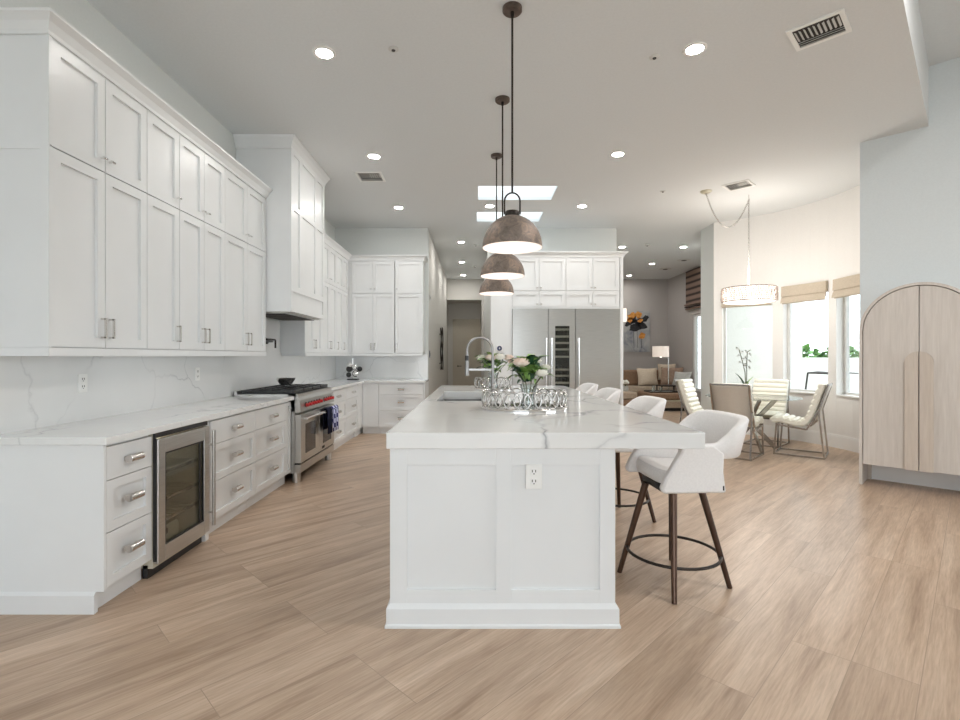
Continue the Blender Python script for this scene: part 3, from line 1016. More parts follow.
gs.build('gasket', M['black'], dro)
hx_ = bw - 0.02
hb = MB().cyl((hx_, -0.068, 0.13), (hx_, -0.068, 0.80), 0.012, 0.012, 14)
hb.bar((hx_, -0.03, 0.22), (hx_, -0.066, 0.22), 0.012, 0.012).bar((hx_, -0.03, 0.70), (hx_, -0.066, 0.70), 0.012, 0.012)
hb.build('handle', M['steel_h'], dro, smooth=40)
for z in (0.30, 0.43, 0.60):
    rk = MB()
    rk.box(0.03, bw - 0.03, 0.02, 0.035, z - 0.008, z + 0.012)
    for k in range(14):
        x = 0.045 + k * 0.042
        rk.box(x, x + 0.005, 0.03, 0.53, z, z + 0.006)
    rk.build('rack', M['chrome'], bc)
MB().box(0.04, bw - 0.04, 0.30, 0.54, 0.63, 0.83).build('fill_glow_box', M['cooler_fill_glow'], bc)  # box made to glow so the inside of the cooler brightens
MB().box(0, bw, 0.03, 0.06, 0.0, 0.08).build('kick_grille', M['black'], bc)
nb = thing('booklet', 'pale folded booklet lying inside the beverage cooler', 'booklet', (0, 0, 0))
bkt = MB().prism([(3.09, 0.101), (3.30, 0.101), (3.30, 0.235), (3.28, 0.255), (3.11, 0.255), (3.09, 0.235)], -1.962, -1.956, 'yz')
bkt.build('cover', M['ivory'], nb)
MB().box(-1.955, -1.953, 3.13, 3.15, 0.20, 0.235).box(-1.955, -1.953, 3.16, 3.18, 0.20, 0.235).build('print', M['black'], nb)

# ================================================================== REFRIGERATION WALL
YF = 8.49
fs = thing('refrigerator_surround', 'white panels framing the stainless refrigerator wall', 'cabinet surround', (0, YF, 0))
MB().box(0.27, 0.63, 0.0, 0.655, 0, ZT).build('left_panel', M['paint'], fs)
MB().box(2.465, 2.515, -0.01, 0.655, 0, ZT).build('right_panel', M['paint'], fs)
MB().box(0.63, 2.465, 0.0, 0.02, 2.128, 2.156).build('top_rail', M['paint'], fs)
cr = crown_run(MB(), [(0.27, YF - 0.0), (2.515, YF - 0.0), (2.515, 9.148)], PR)
struct('trim_7', cr, M['paint'], 'crown moulding over the refrigerator cabinets')


def fridge_upper(label, x0, w):
    t = thing('wall_cabinet', label, 'cabinet', (x0, YF + 0.02, 0), 0, 'cabinets above the refrigerators')
    MB().box(0, w, 0.002, 0.6, 2.158, ZT).build('body', M['paint'], t)
    for k in range(2):
        xa, xb = k * w / 2 + G, (k + 1) * w / 2 - G
        hx = xb - 0.03 if k == 0 else xa + 0.03
        for z0, z1 in ((2.16, 2.428), (2.438, ZT - 0.008)):
            dd = shaker(MB(), xa, xb, z0, z1, 0.062).build('door', M['paint'], t)
            knob(dd, hx, z0 + 0.045)


fridge_upper('white four door cabinet over the left half of the refrigerators', 0.632, 0.912)
fridge_upper('white four door cabinet over the right half of the refrigerators', 1.546, 0.912)


def tall_handle(parent, x, y0=-0.02):
    b = MB().cyl((x, y0 - 0.055, 0.80), (x, y0 - 0.055, 1.63), 0.014, 0.014, 12)
    b.bar((x, y0, 0.86), (x, y0 - 0.055, 0.86), 0.02, 0.02).bar((x, y0, 1.60), (x, y0 - 0.06, 1.60), 0.026, 0.034)
    return b.build('handle', M['chrome'], parent, smooth=40)


def fridge_col(name, label, x0, w, hx, wine=False):
    t = thing(name, label, 'refrigerator', (x0, YF, 0))
    z0, z1 = 0.11, 2.126
    if not wine:
        MB().box(0, w, 0.02, 0.60, 0.02, z1).build('body', M['dark_inside'], t)
        dd = MB().box(G, w - G, -0.02, 0.018, z0, z1 - 0.002).build('door', M['steel_h'], t, bevel=0.003)
    else:
        b = MB().box(0, 0.03, 0.02, 0.60, 0.02, z1).box(w - 0.03, w, 0.02, 0.60, 0.02, z1).box(0.03, w - 0.03, 0.57, 0.6, 0.02, z1)
        b.box(0.03, w - 0.03, 0.02, 0.57, z1 - 0.05, z1).box(0.03, w - 0.03, 0.02, 0.57, 0.02, 0.13)
        b.build('body', M['black'], t)
        xa, xb, za, zb = 0.115, 0.36, 0.28, 1.835
        m = MB().box(G, xa, -0.02, 0.018, z0, z1 - 0.002).box(xb, w - G, -0.02, 0.018, z0, z1 - 0.002).box(xa, xb, -0.02, 0.018, z0, za).box(xa, xb, -0.02, 0.018, zb, z1 - 0.002)
        dd = m.build('door', M['steel_h'], t)
        MB().box(xa, xb, 0.0, 0.008, za, zb).build('door_glass', M['glass_dark'], dd)
        for k, z in enumerate((0.42, 0.56, 0.72, 0.865, 0.985, 1.09, 1.31, 1.435, 1.545, 1.655, 1.775)):
            s_ = MB().box(xa - 0.02, xb + 0.02, 0.03, 0.045, z - 0.015, z + 0.02)
            for q in range(6):
                s_.box(xa + q * 0.045, xa + q * 0.045 + 0.008, 0.04, 0.5, z - 0.004, z + 0.004)
            s_.build('shelf', M['white_plain'], t)
    tall_handle(dd, hx)
    MB().box(0, w, 0.03, 0.05, 0.0, 0.10).build('kick_grille', M['vent_dark'], t)
    return t


fridge_col('refrigerator', 'stainless refrigerator column left of the wine column', 0.632, 0.608, 0.57)
fridge_col('wine_cooler', 'slim stainless wine column with a narrow dark glass window', 1.243, 0.455, 0.05, True)
fridge_col('freezer', 'widest stainless refrigerator column right of the wine column', 1.701, 0.76, 0.05)
gb = 'wine bottles in the wine column'
for k, (zz, nb_) in enumerate(((0.985, 3), (0.865, 3), (1.09, 2), (0.72, 3))):
    for q in range(nb_):
        b = MB()
        x = 1.243 + 0.155 + q * 0.075
        z = zz + 0.046
        b.tube([(x, YF + 0.06, z), (x, YF + 0.065, z), (x, YF + 0.14, z), (x, YF + 0.18, z), (x, YF + 0.38, z)], [0.012, 0.014, 0.014, 0.038, 0.038], 12)
        pos = ['left', 'middle', 'right'][q] if nb_ == 3 else ['left', 'right'][q]
        tag(b.build('wine_bottle', M['black'], None, smooth=50), '%s dark wine bottle on the %s wine shelf' % (pos, ['second lowest visible', 'third lowest visible', 'widest gap', 'lowest'][k]), 'bottle', gb)

# sconce on the end panel, thermostat, switches
sc = thing('wall_sconce', 'small glowing white sconce on the side of the refrigerator surround', 'wall lamp', (2.516, 8.58, 1.90))
MB().box(0.0, 0.012, -0.05, 0.05, 0.0, 0.25).build('back_plate', M['chrome'], sc)
MB().box(0.012, 0.075, -0.045, 0.045, 0.01, 0.24).build('shade', M['sconce_glow'], sc, bevel=0.01)
th = thing('thermostat', 'round navy thermostat on a white plate left of the refrigerator', 'thermostat', (0.415, YF - 0.001, 1.455))
MB().box(-0.055, 0.055, -0.012, 0.0, -0.055, 0.055).build('plate', M['white_plain'], th, bevel=0.004)
MB().cyl((0, -0.012, 0), (0, -0.03, 0), 0.042, 0.042, 24).build('dial', M['navy'], th, smooth=40)
MB().box(-0.005, 0.005, -0.033, -0.029, -0.017, 0.017).box(-0.014, 0.014, -0.033, -0.029, -0.004, 0.004).build('readout', M['white_plain'], th)


def outlet(label, loc, rotz, dbl=False, tall=0.118, w=0.075):
    t = thing('wall_outlet', label, 'outlet', loc, rotz)
    MB().box(-w / 2, w / 2, -0.006, 0, -tall / 2, tall / 2).build('cover_plate', M['white_plain'], t, bevel=0.002)
    for z in (0.024, -0.024):
        r_ = MB().box(-0.017, 0.017, -0.008, -0.005, z - 0.017, z + 0.017).build('receptacle', M['white_plain'], t, bevel=0.003)
        MB().box(-0.010, -0.006, -0.0092, -0.0078, z - 0.002, z + 0.010).box(0.006, 0.010, -0.0092, -0.0078, z - 0.002, z + 0.010).box(-0.003, 0.003, -0.0092, -0.0078, z - 0.012, z - 0.007).build('slot', M['black'], r_)
    return t


outlet('white outlet on the front panel of the island', (0.288, 2.4495, 0.735), 0, w=0.08, tall=0.122)
outlet('white outlet on the backsplash above the near end drawers', (XW + 0.0205, 3.22, 1.15), R90)
outlet('white outlet on the backsplash above the drawers by the range', (XW + 0.0205, 4.55, 1.16), R90)
sw = thing('light_switch', 'dark switch on the hallway corner wall', 'switch', (-0.8565, 9.42, 1.36), R90)
MB().box(-0.04, 0.04, -0.008, 0, -0.065, 0.065).build('cover_plate', M['navy'], sw)
MB().box(-0.015, 0.015, -0.014, -0.008, -0.03, 0.03).build('toggle', M['black'], sw)
ch = thing('door_chime', 'small grey box high on the hallway corner wall', 'chime', (-0.8565, 9.42, 2.42), R90)
MB().box(-0.04, 0.04, -0.02, 0, -0.05, 0.05).build('housing', M['vent'], ch, bevel=0.004)
MB().box(-0.02, 0.02, -0.022, -0.02, -0.02, 0.02).build('speaker_slot', M['vent_dark'], ch)
wa = thing('wall_art', 'tall dark twisted metal wall art in the hallway', 'wall art', (-0.8565, 12.0, 1.0), R90)
for k, ph in enumerate((0, 2.1, 4.2)):
    pts = [(0.16 * math.sin(ph + z * 3.4), -0.06 - 0.025 * math.cos(ph + z * 3.4), z) for z in [i * 0.05 for i in range(21)]]
    MB().tube(pts, 0.014, 8).build('metal_strand', M['rod'], wa, smooth=60)
MB().bar((0, -0.04, 0.15), (0, 0.0, 0.15), 0.02, 0.02).bar((0, -0.04, 0.85), (0, 0, 0.85), 0.02, 0.02).build('bracket', M['rod'], wa)

# ================================================================== ISLAND
isl = thing('kitchen_island', 'big white kitchen island with two front panels', 'island', (0, 0, 0))
IX0, IX1, IY0, IY1 = -0.417, 0.687, 2.462, 6.25
MB().box(IX0 + 0.02, IX1, IY0, IY1, 0.0, 0.66).plate([(IX0 + 0.02, IY0), (IX1, IY0), (IX1, IY1), (IX0 + 0.02, IY1)], [[(-0.34, 4.12), (0.10, 4.12), (0.10, 5.24), (-0.34, 5.24)]], 0.66, 0.874).build('body', M['paint'], isl)
fp = MB()
y0, y1 = IY0 - 0.012, IY0
fp.box(IX0, -0.333, y0, y1, 0.10, 0.875).box(0.103, 0.177, y0, y1, 0.10, 0.875).box(0.612, IX1, y0, y1, 0.10, 0.875)
for a, b in ((-0.333, 0.103), (0.177, 0.612)):
    fp.box(a, b, y0, y1, 0.79, 0.875).box(a, b, y0, y1, 0.10, 0.178)
fp.build('front_frame', M['paint'], isl, bevel=0.0015)
bb = MB()
prof = [(0.0, 0.0), (-0.022, 0.0), (-0.022, 0.012), (-0.016, 0.02), (-0.016, 0.092), (-0.003, 0.112), (0.0, 0.112)]
crown_run(bb, [(IX0, IY1), (IX0, y0), (IX1, y0), (IX1, IY1)], [(o, z) for o, z in prof])
bb.build('base_moulding', M['paint'], isl)
nd = 6
for k in range(nd):
    L0 = IY0 + 0.03 + k * 0.62
    mb = MB()
    L1 = L0 + 0.615
    # doors on the working side (facing -x)
    fw, xx = 0.055, IX0
    mb.box(xx, xx + 0.02, L0, L0 + fw, 0.13, 0.86).box(xx, xx + 0.02, L1 - fw, L1, 0.13, 0.86)
    mb.box(xx, xx + 0.02, L0 + fw, L1 - fw, 0.13, 0.185).box(xx, xx + 0.02, L0 + fw, L1 - fw, 0.805, 0.86).box(xx + 0.01, xx + 0.02, L0 + fw, L1 - fw, 0.185, 0.805)
    dd = mb.build('door', M['paint'], isl)
    MB().cyl((xx - 0.012, L1 - 0.16, 0.70), (xx - 0.012, L1 - 0.04, 0.70), 0.012, 0.012, 10).box(xx - 0.012, xx, L1 - 0.15, L1 - 0.14, 0.692, 0.708).box(xx - 0.012, xx, L1 - 0.06, L1 - 0.05, 0.692, 0.708).build('handle', M['nickel'], dd)
rp = MB()
for k in range(6):
    L0 = IY0 + 0.03 + k * 0.62
    L1 = L0 + 0.61
    rp.box(IX1, IX1 + 0.012, L0, L0 + 0.07, 0.11, 0.86).box(IX1, IX1 + 0.012, L1 - 0.07, L1, 0.11, 0.86).box(IX1, IX1 + 0.012, L0 + 0.07, L1 - 0.07, 0.11, 0.18).box(IX1, IX1 + 0.012, L0 + 0.07, L1 - 0.07, 0.79, 0.86)
rp.build('side_frame', M['paint'], isl)
SK = (-0.32, 0.08, 4.14, 5.22)
it = MB().plate([(-0.43, 2.42), (1.115, 2.42), (1.115, 6.22), (1.03, 6.30), (-0.43, 6.30)], [[(SK[0], SK[2]), (SK[1], SK[2]), (SK[1], SK[3]), (SK[0], SK[3])]], 0.875, 0.953)
tag(it.build('countertop', M['quartz'], bevel=0.003), 'thick white quartz slab on top of the island', 'countertop')
sk = MB()
a, b, c, dd = SK
t = 0.012
zb = 0.70
sk.box(a - t, a, c - t, dd + t, zb, 0.874).box(b, b + t, c - t, dd + t, zb, 0.874).box(a, b, c - t, c, zb, 0.874).box(a, b, dd, dd + t, zb, 0.874).box(a - t, b + t, c - t, dd + t, zb - 0.01, zb)
sko = sk.build('sink', M['faucet'], None)
tag(sko, 'long steel sink let into the island worktop', 'sink')
MB().cyl((-0.12, 4.7, zb), (-0.12, 4.7, zb + 0.006), 0.05, 0.05, 20).build('drain', M['chrome'], sko, smooth=40)
# faucet
fa = thing('faucet', 'tall arched pull-down faucet beside the island sink', 'faucet', (0.165, 4.67, 0.953))
MB().cyl((0, 0, 0), (0, 0, 0.012), 0.032, 0.03, 20).cyl((0, 0, 0.012), (0, 0, 0.36), 0.017, 0.014, 14).build('post', M['faucet'], fa, smooth=40)
pts = [(0, 0, 0.34), (0, 0, 0.42)] + [(-0.12 + 0.12 * math.cos(q), 0, 0.425 + 0.12 * math.sin(q)) for q in [PI * k / 14 for k in range(15)]] + [(-0.24, 0, 0.38)]
MB().tube(pts, 0.0115, 12).build('spout', M['faucet'], fa, smooth=60)
MB().tube([(-0.24, 0, 0.40), (-0.24, 0, 0.36), (-0.24, 0, 0.30), (-0.24, 0, 0.19)], [0.013, 0.016, 0.018, 0.021], 14).build('spray_head', M['faucet'], fa, smooth=50)
MB().cyl((-0.24, 0, 0.33), (-0.24, 0, 0.375), 0.0185, 0.0185, 12).build('spray_collar', M['black'], fa, smooth=40)
MB().bar((0, 0, 0.245), (-0.24, 0, 0.245), 0.012, 0.018).build('holder_arm', M['faucet'], fa)
MB().cyl((0.0, -0.012, 0.10), (0.07, -0.05, 0.14), 0.006, 0.005, 10).build('lever', M['nickel'], fa, smooth=40)


# crystal trays
def ring_mesh(R, r, n=18, m=6):
    mb = MB()
    mb.tube([(R * math.cos(2 * PI * k / n), 0, R * math.sin(2 * PI * k / n)) for k in range(n)], r, m, closed=True)
    return mb


def crystal_tray(label, loc, sx, sy, hgt, n, name='serving_tray'):
    t = thing(name, label, 'tray', loc)
    MB().lathe([(0, 0), (1, 0), (1.0, 0.012), (0.97, 0.016), (0, 0.016)], 48, 0, 0, sx, sy).build('base', M['mirror'], t, smooth=30)
    MB().tube([(sx * math.cos(2 * PI * k / 48), sy * math.sin(2 * PI * k / 48), 0.014) for k in range(48)], 0.007, 8, closed=True).build('rim', M['nickel'], t, smooth=60)
    R = hgt / 2 - 0.006
    src = None
    peri = []
    for k in range(n):
        q = 2 * PI * k / n
        x, y = sx * 0.97 * math.cos(q), sy * 0.97 * math.sin(q)
        tx, ty = -sx * math.sin(q), sy * math.cos(q)
        rz = math.atan2(ty, tx)
        if src is None:
            src = ring_mesh(R, 0.0056).build('ring', M['ring_metal'], t, smooth=80)
            o = src
        else:
            o = src.copy()
            COL.objects.link(o)
        o.location = (x, y, 0.018 + R)
        o.rotation_euler = (0, 0, rz)
    return t


TR = (0.345, 3.50, 0.953)
crystal_tray('oval mirrored tray with chrome ring gallery near the front of the island', TR, 0.295, 0.235, 0.125, 26)
TR2 = (0.20, 5.55, 0.953)
crystal_tray('smaller ring-sided tray at the back of the island behind the sink', TR2, 0.20, 0.16, 0.125, 18)


def vase(label, loc, h, r0, r1):
    pr = [(0, 0.0), (r0, 0.0), (r0 * 1.02, 0.02), (r0 * 0.8, h * 0.45), (r1, h), (r1 - 0.004, h), (r0 * 0.8 - 0.005, h * 0.45), (r0 - 0.006, 0.02), (0, 0.015)]
    o = MB().lathe(pr, 24).build('vase', M['glass_clear'], None, smooth=40, loc=loc)
    return tag(o, label, 'vase')


def leaf_mesh(mb, base, tip, w, bend=0.02):
    b, t = Vector(base), Vector(tip)
    d = t - b
    s = d.cross(Vector((0, 0, 1)))
    s = s.normalized() if s.length > 1e-4 else Vector((1, 0, 0))
    up = s.cross(d).normalized()
    rows = []
    for i in range(6):
        f = i / 5
        wd = w * math.sin(PI * min(1, f * 0.92 + 0.06)) ** 0.8
        c = b + d * f + up * (bend * math.sin(PI * f))
        rows.append([c - s * wd + up * wd * 0.3, c, c + s * wd + up * wd * 0.3])
    mb.grid(rows)
    return mb


def rose(parent, c, r, m):
    mb = MB()
    c = Vector(c)
    rng = random.Random(int(c.x * 9999) + int(c.z * 777))
    for ring, (rr, hh, n) in enumerate(((0.28, 0.75, 4), (0.55, 0.85, 5), (0.85, 0.7, 6), (1.0, 0.45, 6))):
        for k in range(n):
            q0 = 2 * PI * k / n + ring * 0.7 + rng.random() * 0.3
            rows = []
            for i in range(5):
                f = i / 4
                row = []
                for j in range(5):
                    q = q0 + (j - 2) / 2 * (PI / n) * 1.25
                    rad = r * rr * (0.35 + 0.65 * math.sin(f * PI * 0.55)) * (1 + 0.10 * f * f)
                    edge = 1 - 0.22 * ((j - 2) / 2) ** 2 * f
                    row.append((c.x + rad * math.cos(q), c.y + rad * math.sin(q), c.z - 0.45 * r + r * hh * f * edge * 1.3))
                rows.append(row)
            mb.grid(rows)
    return mb.build('rose', m, parent, smooth=180, recalc=False)


def bouquet(label, loc, blooms, nleaf, rad, h0, hz, leafm):
    t = thing('rose_bouquet', label, 'flowers', loc)
    rng = random.Random(int(loc[1] * 100))
    st = MB()
    for (x, y, z, r, m) in blooms:
        rose(t, (x, y, z), r, m)
        st.tube([(x * 0.1, y * 0.1, 0.02), (x * 0.4, y * 0.4, z * 0.55), (x, y, z - r * 0.4)], 0.0035, 6)
    st.build('stems', M['stem'], t, smooth=60)
    for grp in range(3):
        lf = MB()
        for k in range(nleaf // 3):
            q = rng.random() * 2 * PI
            rr = rad * (0.25 + 0.75 * rng.random())
            z = h0 + hz * rng.random()
            b = (rr * 0.35 * math.cos(q), rr * 0.35 * math.sin(q), z - 0.02)
            e = (rr * math.cos(q), rr * math.sin(q), z + rng.uniform(-0.05, 0.05))
            leaf_mesh(lf, b, e, 0.018 + 0.018 * rng.random())
        lf.build('foliage', leafm[grp % len(leafm)], t, smooth=180, recalc=False)
    return t


vase('flared clear glass vase standing on the front ring tray', (0.375, 3.50, 0.970), 0.16, 0.05, 0.065)
P, Wt = M['petal_peach'], M['petal_white']
bouquet('peach and white rose bouquet in the glass vase on the front tray', (0.375, 3.50, 0.992),
        [(-0.06, -0.09, 0.285, 0.055, P), (0.075, -0.13, 0.215, 0.042, Wt), (0.05, 0.0, 0.30, 0.04, Wt), (-0.10, 0.06, 0.29, 0.04, P), (0.115, -0.02, 0.25, 0.038, Wt)],
        96, 0.185, 0.165, 0.15, [M['leaf'], M['leaf'], M['leaf_dark']])
vase('clear glass vase on the rear ring tray', (0.20, 5.55, 0.970), 0.17, 0.055, 0.06)
bouquet('white and blush rose bouquet at the back of the island behind the faucet', (0.20, 5.55, 0.992),
        [(-0.03, -0.12, 0.31, 0.06, P), (0.07, -0.12, 0.32, 0.06, Wt), (0.17, -0.06, 0.31, 0.06, P), (-0.13, 0.0, 0.31, 0.055, Wt), (0.02, 0.05, 0.33, 0.06, Wt)],
        75, 0.23, 0.175, 0.16, [M['leaf'], M['leaf_dark']])

# bowl, sculpture, pot filler
bo = MB().lathe([(0, 0), (0.045, 0), (0.045, 0.008), (0.075, 0.03), (0.105, 0.075), (0.112, 0.098), (0.107, 0.098), (0.098, 0.075), (0.068, 0.035), (0, 0.02)], 28)
tag(bo.build('bowl', M['chrome'], None, smooth=50, loc=(-2.27, 6.0, 0.966)), 'shiny metal bowl standing on the range grates', 'bowl')
spt = thing('jack_sculpture', 'black and silver ball sculpture on the back corner counter', 'sculpture', (-2.13, 8.72, 0.908))
MB().box(-0.09, 0.09, -0.05, 0.05, 0, 0.02).build('plinth', M['black'], spt)
MB().bar((0, 0, 0.02), (0, 0, 0.38), 0.012, 0.012).bar((-0.10, 0, 0.22), (0.13, 0, 0.19), 0.012, 0.012).bar((-0.08, 0, 0.08), (0.08, 0, 0.27), 0.012, 0.012).build('rods', M['chrome'], spt)
for x, z, r, m in ((-0.06, 0.19, 0.055, 'black'), (0.12, 0.19, 0.045, 'black'), (0.05, 0.11, 0.06, 'chrome'), (-0.07, 0.09, 0.045, 'black'), (-0.05, 0.26, 0.05, 'chrome'), (0.03, 0.22, 0.05, 'chrome')):
    MB().ball((x, -0.01, z), r, 16, 10).build('ball', M[m], spt, smooth=180)
pf = thing('pot_filler', 'dark folded pot filler tap on the wall above the range', 'faucet', (XW + 0.021, 6.04, 1.42), R90)
MB().cyl((0, 0, 0.08), (0, -0.025, 0.08), 0.03, 0.03, 16).build('wall_flange', M['rod'], pf, smooth=40)
MB().tube([(0, -0.02, 0.08), (0, -0.07, 0.08), (0.0, -0.08, 0.08), (-0.24, -0.09, 0.08)], 0.011, 10).build('arm', M['rod'], pf, smooth=50)
MB().tube([(-0.24, -0.09, 0.04), (-0.24, -0.09, 0.12)], 0.016, 10).tube([(-0.24, -0.11, 0.10), (-0.05, -0.13, 0.10), (-0.03, -0.13, 0.09), (-0.03, -0.13, 0.0)], 0.011, 10).build('spout', M['rod'], pf, smooth=50)
MB().bar((-0.04, -0.07, 0.11), (0.04, -0.07, 0.11), 0.012, 0.012).build('lever', M['rod'], pf)

# ================================================================== PENDANTS
def pendant(label, y):
    t = thing('pendant_light', label, 'pendant lamp', (0.25, y, 0), 0, 'dome pendants over the island')
    MB().lathe([(0, CZ), (0.066, CZ), (0.066, CZ - 0.022), (0.058, CZ - 0.03), (0, CZ - 0.03)], 28).build('canopy', M['canopy'], t, smooth=35)
    MB().cyl((0, 0, 2.42), (0, 0, CZ - 0.03), 0.0075, 0.0075, 10).cyl((0, 0, CZ - 0.06), (0, 0, CZ - 0.03), 0.012, 0.014, 10).build('rod', M['rod'], t, smooth=40)
    yp = [(0.052, 0, 2.275), (0.052, 0, 2.365)] + [(0.052 * math.cos(q), 0, 2.365 + 0.055 * math.sin(q)) for q in [PI * k / 10 for k in range(1, 10)]] + [(-0.052, 0, 2.365), (-0.052, 0, 2.275)]
    MB().tube(yp, 0.006, 8).build('yoke', M['rod'], t, smooth=60)
    MB().lathe([(0, 2.295), (0.045, 2.295), (0.05, 2.285), (0.05, 2.262), (0, 2.262)], 24).build('cap', M['rod'], t, smooth=35)
    R = 0.201
    prof = [(R * math.cos(q), 2.05 + 0.217 * math.sin(q)) for q in [PI / 2 * k / 12 for k in range(13)]]
    prof[-1] = (0.0, prof[-1][1])
    MB().lathe(prof, 48).build('shade', M['pendant'], t, smooth=60)
    r2 = R - 0.004
    prof2 = [(R, 2.05), (r2, 2.049)] + [(r2 * math.cos(q), 2.05 + 0.212 * math.sin(q)) for q in [PI / 2 * k / 12 for k in range(1, 13)]]
    prof2[-1] = (0.0, prof2[-1][1])
    MB().lathe(prof2, 48).build('shade_lining', M['pend_in'], t, smooth=60)
    MB().ball((0, 0, 2.13), 0.035, 16, 10).cyl((0, 0, 2.16), (0, 0, 2.24), 0.02, 0.02, 12).build('bulb', M['bulb'], t, smooth=60)
    ld = bpy.data.lights.new('pendant_bulb_light', 'POINT')
    ld.energy = PEND_W
    ld.color = (1.0, 0.88, 0.80)
    ld.shadow_soft_size = 0.04
    lo = bpy.data.objects.new('bulb_light', ld)
    COL.objects.link(lo)
    lo.parent = t
    lo.location = (0, 0, 2.085)
    return t


pendant('bronze dome pendant nearest the camera over the front of the island', 3.355)
pendant('bronze dome pendant in the middle of the row over the island', 4.54)
pendant('bronze dome pendant farthest away over the back of the island', 5.81)

# ================================================================== CEILING FITTINGS
def rec_light(label, x, y, r=0.075):
    t = thing('recessed_light', label, 'ceiling light', (x, y, CZ), 0, 'recessed ceiling lights')
    MB().lathe([(r * 0.8, -0.003), (r * 0.82, -0.008), (r * 1.15, -0.006), (r * 1.2, -0.0005), (r * 0.8, -0.0005)], 28).build('trim_ring', M['white_plain'], t, smooth=40)
    MB().lathe([(0, -0.004), (r * 0.8, -0.004), (r * 0.8, -0.001), (0, -0.001)], 24).build('lens', M['lamp'], t)


for lb, x, y in (
    ('recessed light high over the near left cabinets', -1.16, 3.85),
    ('recessed light on the ceiling left of the large near vent', 1.67, 3.80),
    ('recessed light in front of the range hood top, before the small vent', -1.18, 5.84),
    ('recessed light over the stools, right of the pendant rods', 1.65, 5.78),
    ('recessed light near the back left corner past the small vent', -1.20, 7.86),
    ('recessed light between the two skylights', 0.23, 7.78),
    ('recessed light right of the rear skylight', 1.665, 7.78),
    ('nearest recessed light in the hallway ceiling', -0.287, 10.24),
    ('middle recessed light in the hallway ceiling', -0.33, 12.42),
    ('farthest recessed light in the hallway ceiling', -0.346, 14.4),
    ('sitting room recessed light beside the refrigerator crown', 3.15, 10.7),
    ('sitting room recessed light nearest the column', 4.46, 10.7),
    ('sitting room recessed light in the middle of the row', 4.48, 12.65),
    ('sitting room recessed light closest to the far wall', 4.47, 14.5),
):
    rec_light(lb, x, y)


def vent(label, x, y, w, l, rz):
    t = thing('ceiling_vent', label, 'air vent', (x, y, CZ), rz, 'ceiling vents')
    f = 0.03
    z0, z1 = -0.012, -0.0005
    MB().box(-w / 2, w / 2, -l / 2, -l / 2 + f, z0, z1).box(-w / 2, w / 2, l / 2 - f, l / 2, z0, z1).box(-w / 2, -w / 2 + f, -l / 2 + f, l / 2 - f, z0, z1).box(w / 2 - f, w / 2, -l / 2 + f, l / 2 - f, z0, z1).build('frame', M['white_plain'], t)
    MB().box(-w / 2 + f, w / 2 - f, -l / 2 + f, l / 2 - f, -0.003, z1).build('duct', M['vent_dark'], t)
    n = 10
    for k in range(n):
        xx = -w / 2 + f + (w - 2 * f) * (k + 0.5) / n
        s = 1 if k < n / 2 else -1
        MB().bar((xx, -l * 0.10, -0.010), (xx, l / 2 - f - 0.03, -0.010), 0.014, 0.003, (0.6 * s, 0, 1)).build('fin', M['vent'], t)
    for k in range(3):
        yy = -l / 2 + f + 0.015 + k * 0.028
        MB().bar((-w / 2 + f, yy, -0.009), (w / 2 - f, yy, -0.009), 0.016, 0.003, (0, 0.8, 1)).build('louvre', M['vent'], t)


vent('large square air vent set at an angle on the near right ceiling', 2.465, 3.585, 0.34, 0.32, PI * 0.75)
vent('small air vent on the ceiling left of the range hood crown top', -1.36, 6.50, 0.34, 0.34, PI)
vent('air vent on the nook ceiling beside the chandelier hook', 3.60, 6.83, 0.34, 0.32, PI * 0.75)


def disc(name, label, cat, x, y, r, m, h=0.03):
    t = thing(name, label, cat, (x, y, CZ))
    MB().lathe([(0, -h), (r * 0.7, -h), (r, -h * 0.5), (r, -0.0005), (0, -0.0005)], 24).build('housing', M[m], t, smooth=40)
    MB().lathe([(0, -h - 0.006), (r * 0.35, -h - 0.005), (r * 0.4, -h), (0, -h)], 18).build('sensor', M['vent_dark' if m != 'white_plain' else 'vent'], t, smooth=40)


disc('sprinkler_head', 'tiny ceiling sprinkler right of the near left recessed light', 'sprinkler', -0.62, 3.80, 0.038, 'vent', 0.012)
disc('sprinkler_head', 'tiny ceiling sprinkler left of the near right recessed light', 'sprinkler', 1.40, 3.90, 0.038, 'vent', 0.012)
disc('sprinkler_head', 'tiny ceiling sprinkler in front of the chandelier canopy', 'sprinkler', 2.66, 7.08, 0.038, 'vent', 0.012)
disc('smoke_detector', 'small detector on the ceiling where the hallway begins', 'smoke detector', 0.02, 10.47, 0.05, 'vent', 0.03)
disc('smoke_detector', 'small detector halfway down the hallway ceiling', 'smoke detector', 0.0, 13.0, 0.05, 'vent', 0.03)
disc('smoke_detector', 'dark detector on the sitting room ceiling', 'smoke detector', 3.61, 10.47, 0.055, 'vent', 0.03)
disc('ceiling_speaker', 'round ceiling speaker nearer the sitting room column', 'speaker', 5.08, 12.16, 0.16, 'vent', 0.012)
disc('ceiling_speaker', 'round ceiling speaker farther from the sitting room column', 'speaker', 5.10, 13.4, 0.16, 'vent', 0.012)

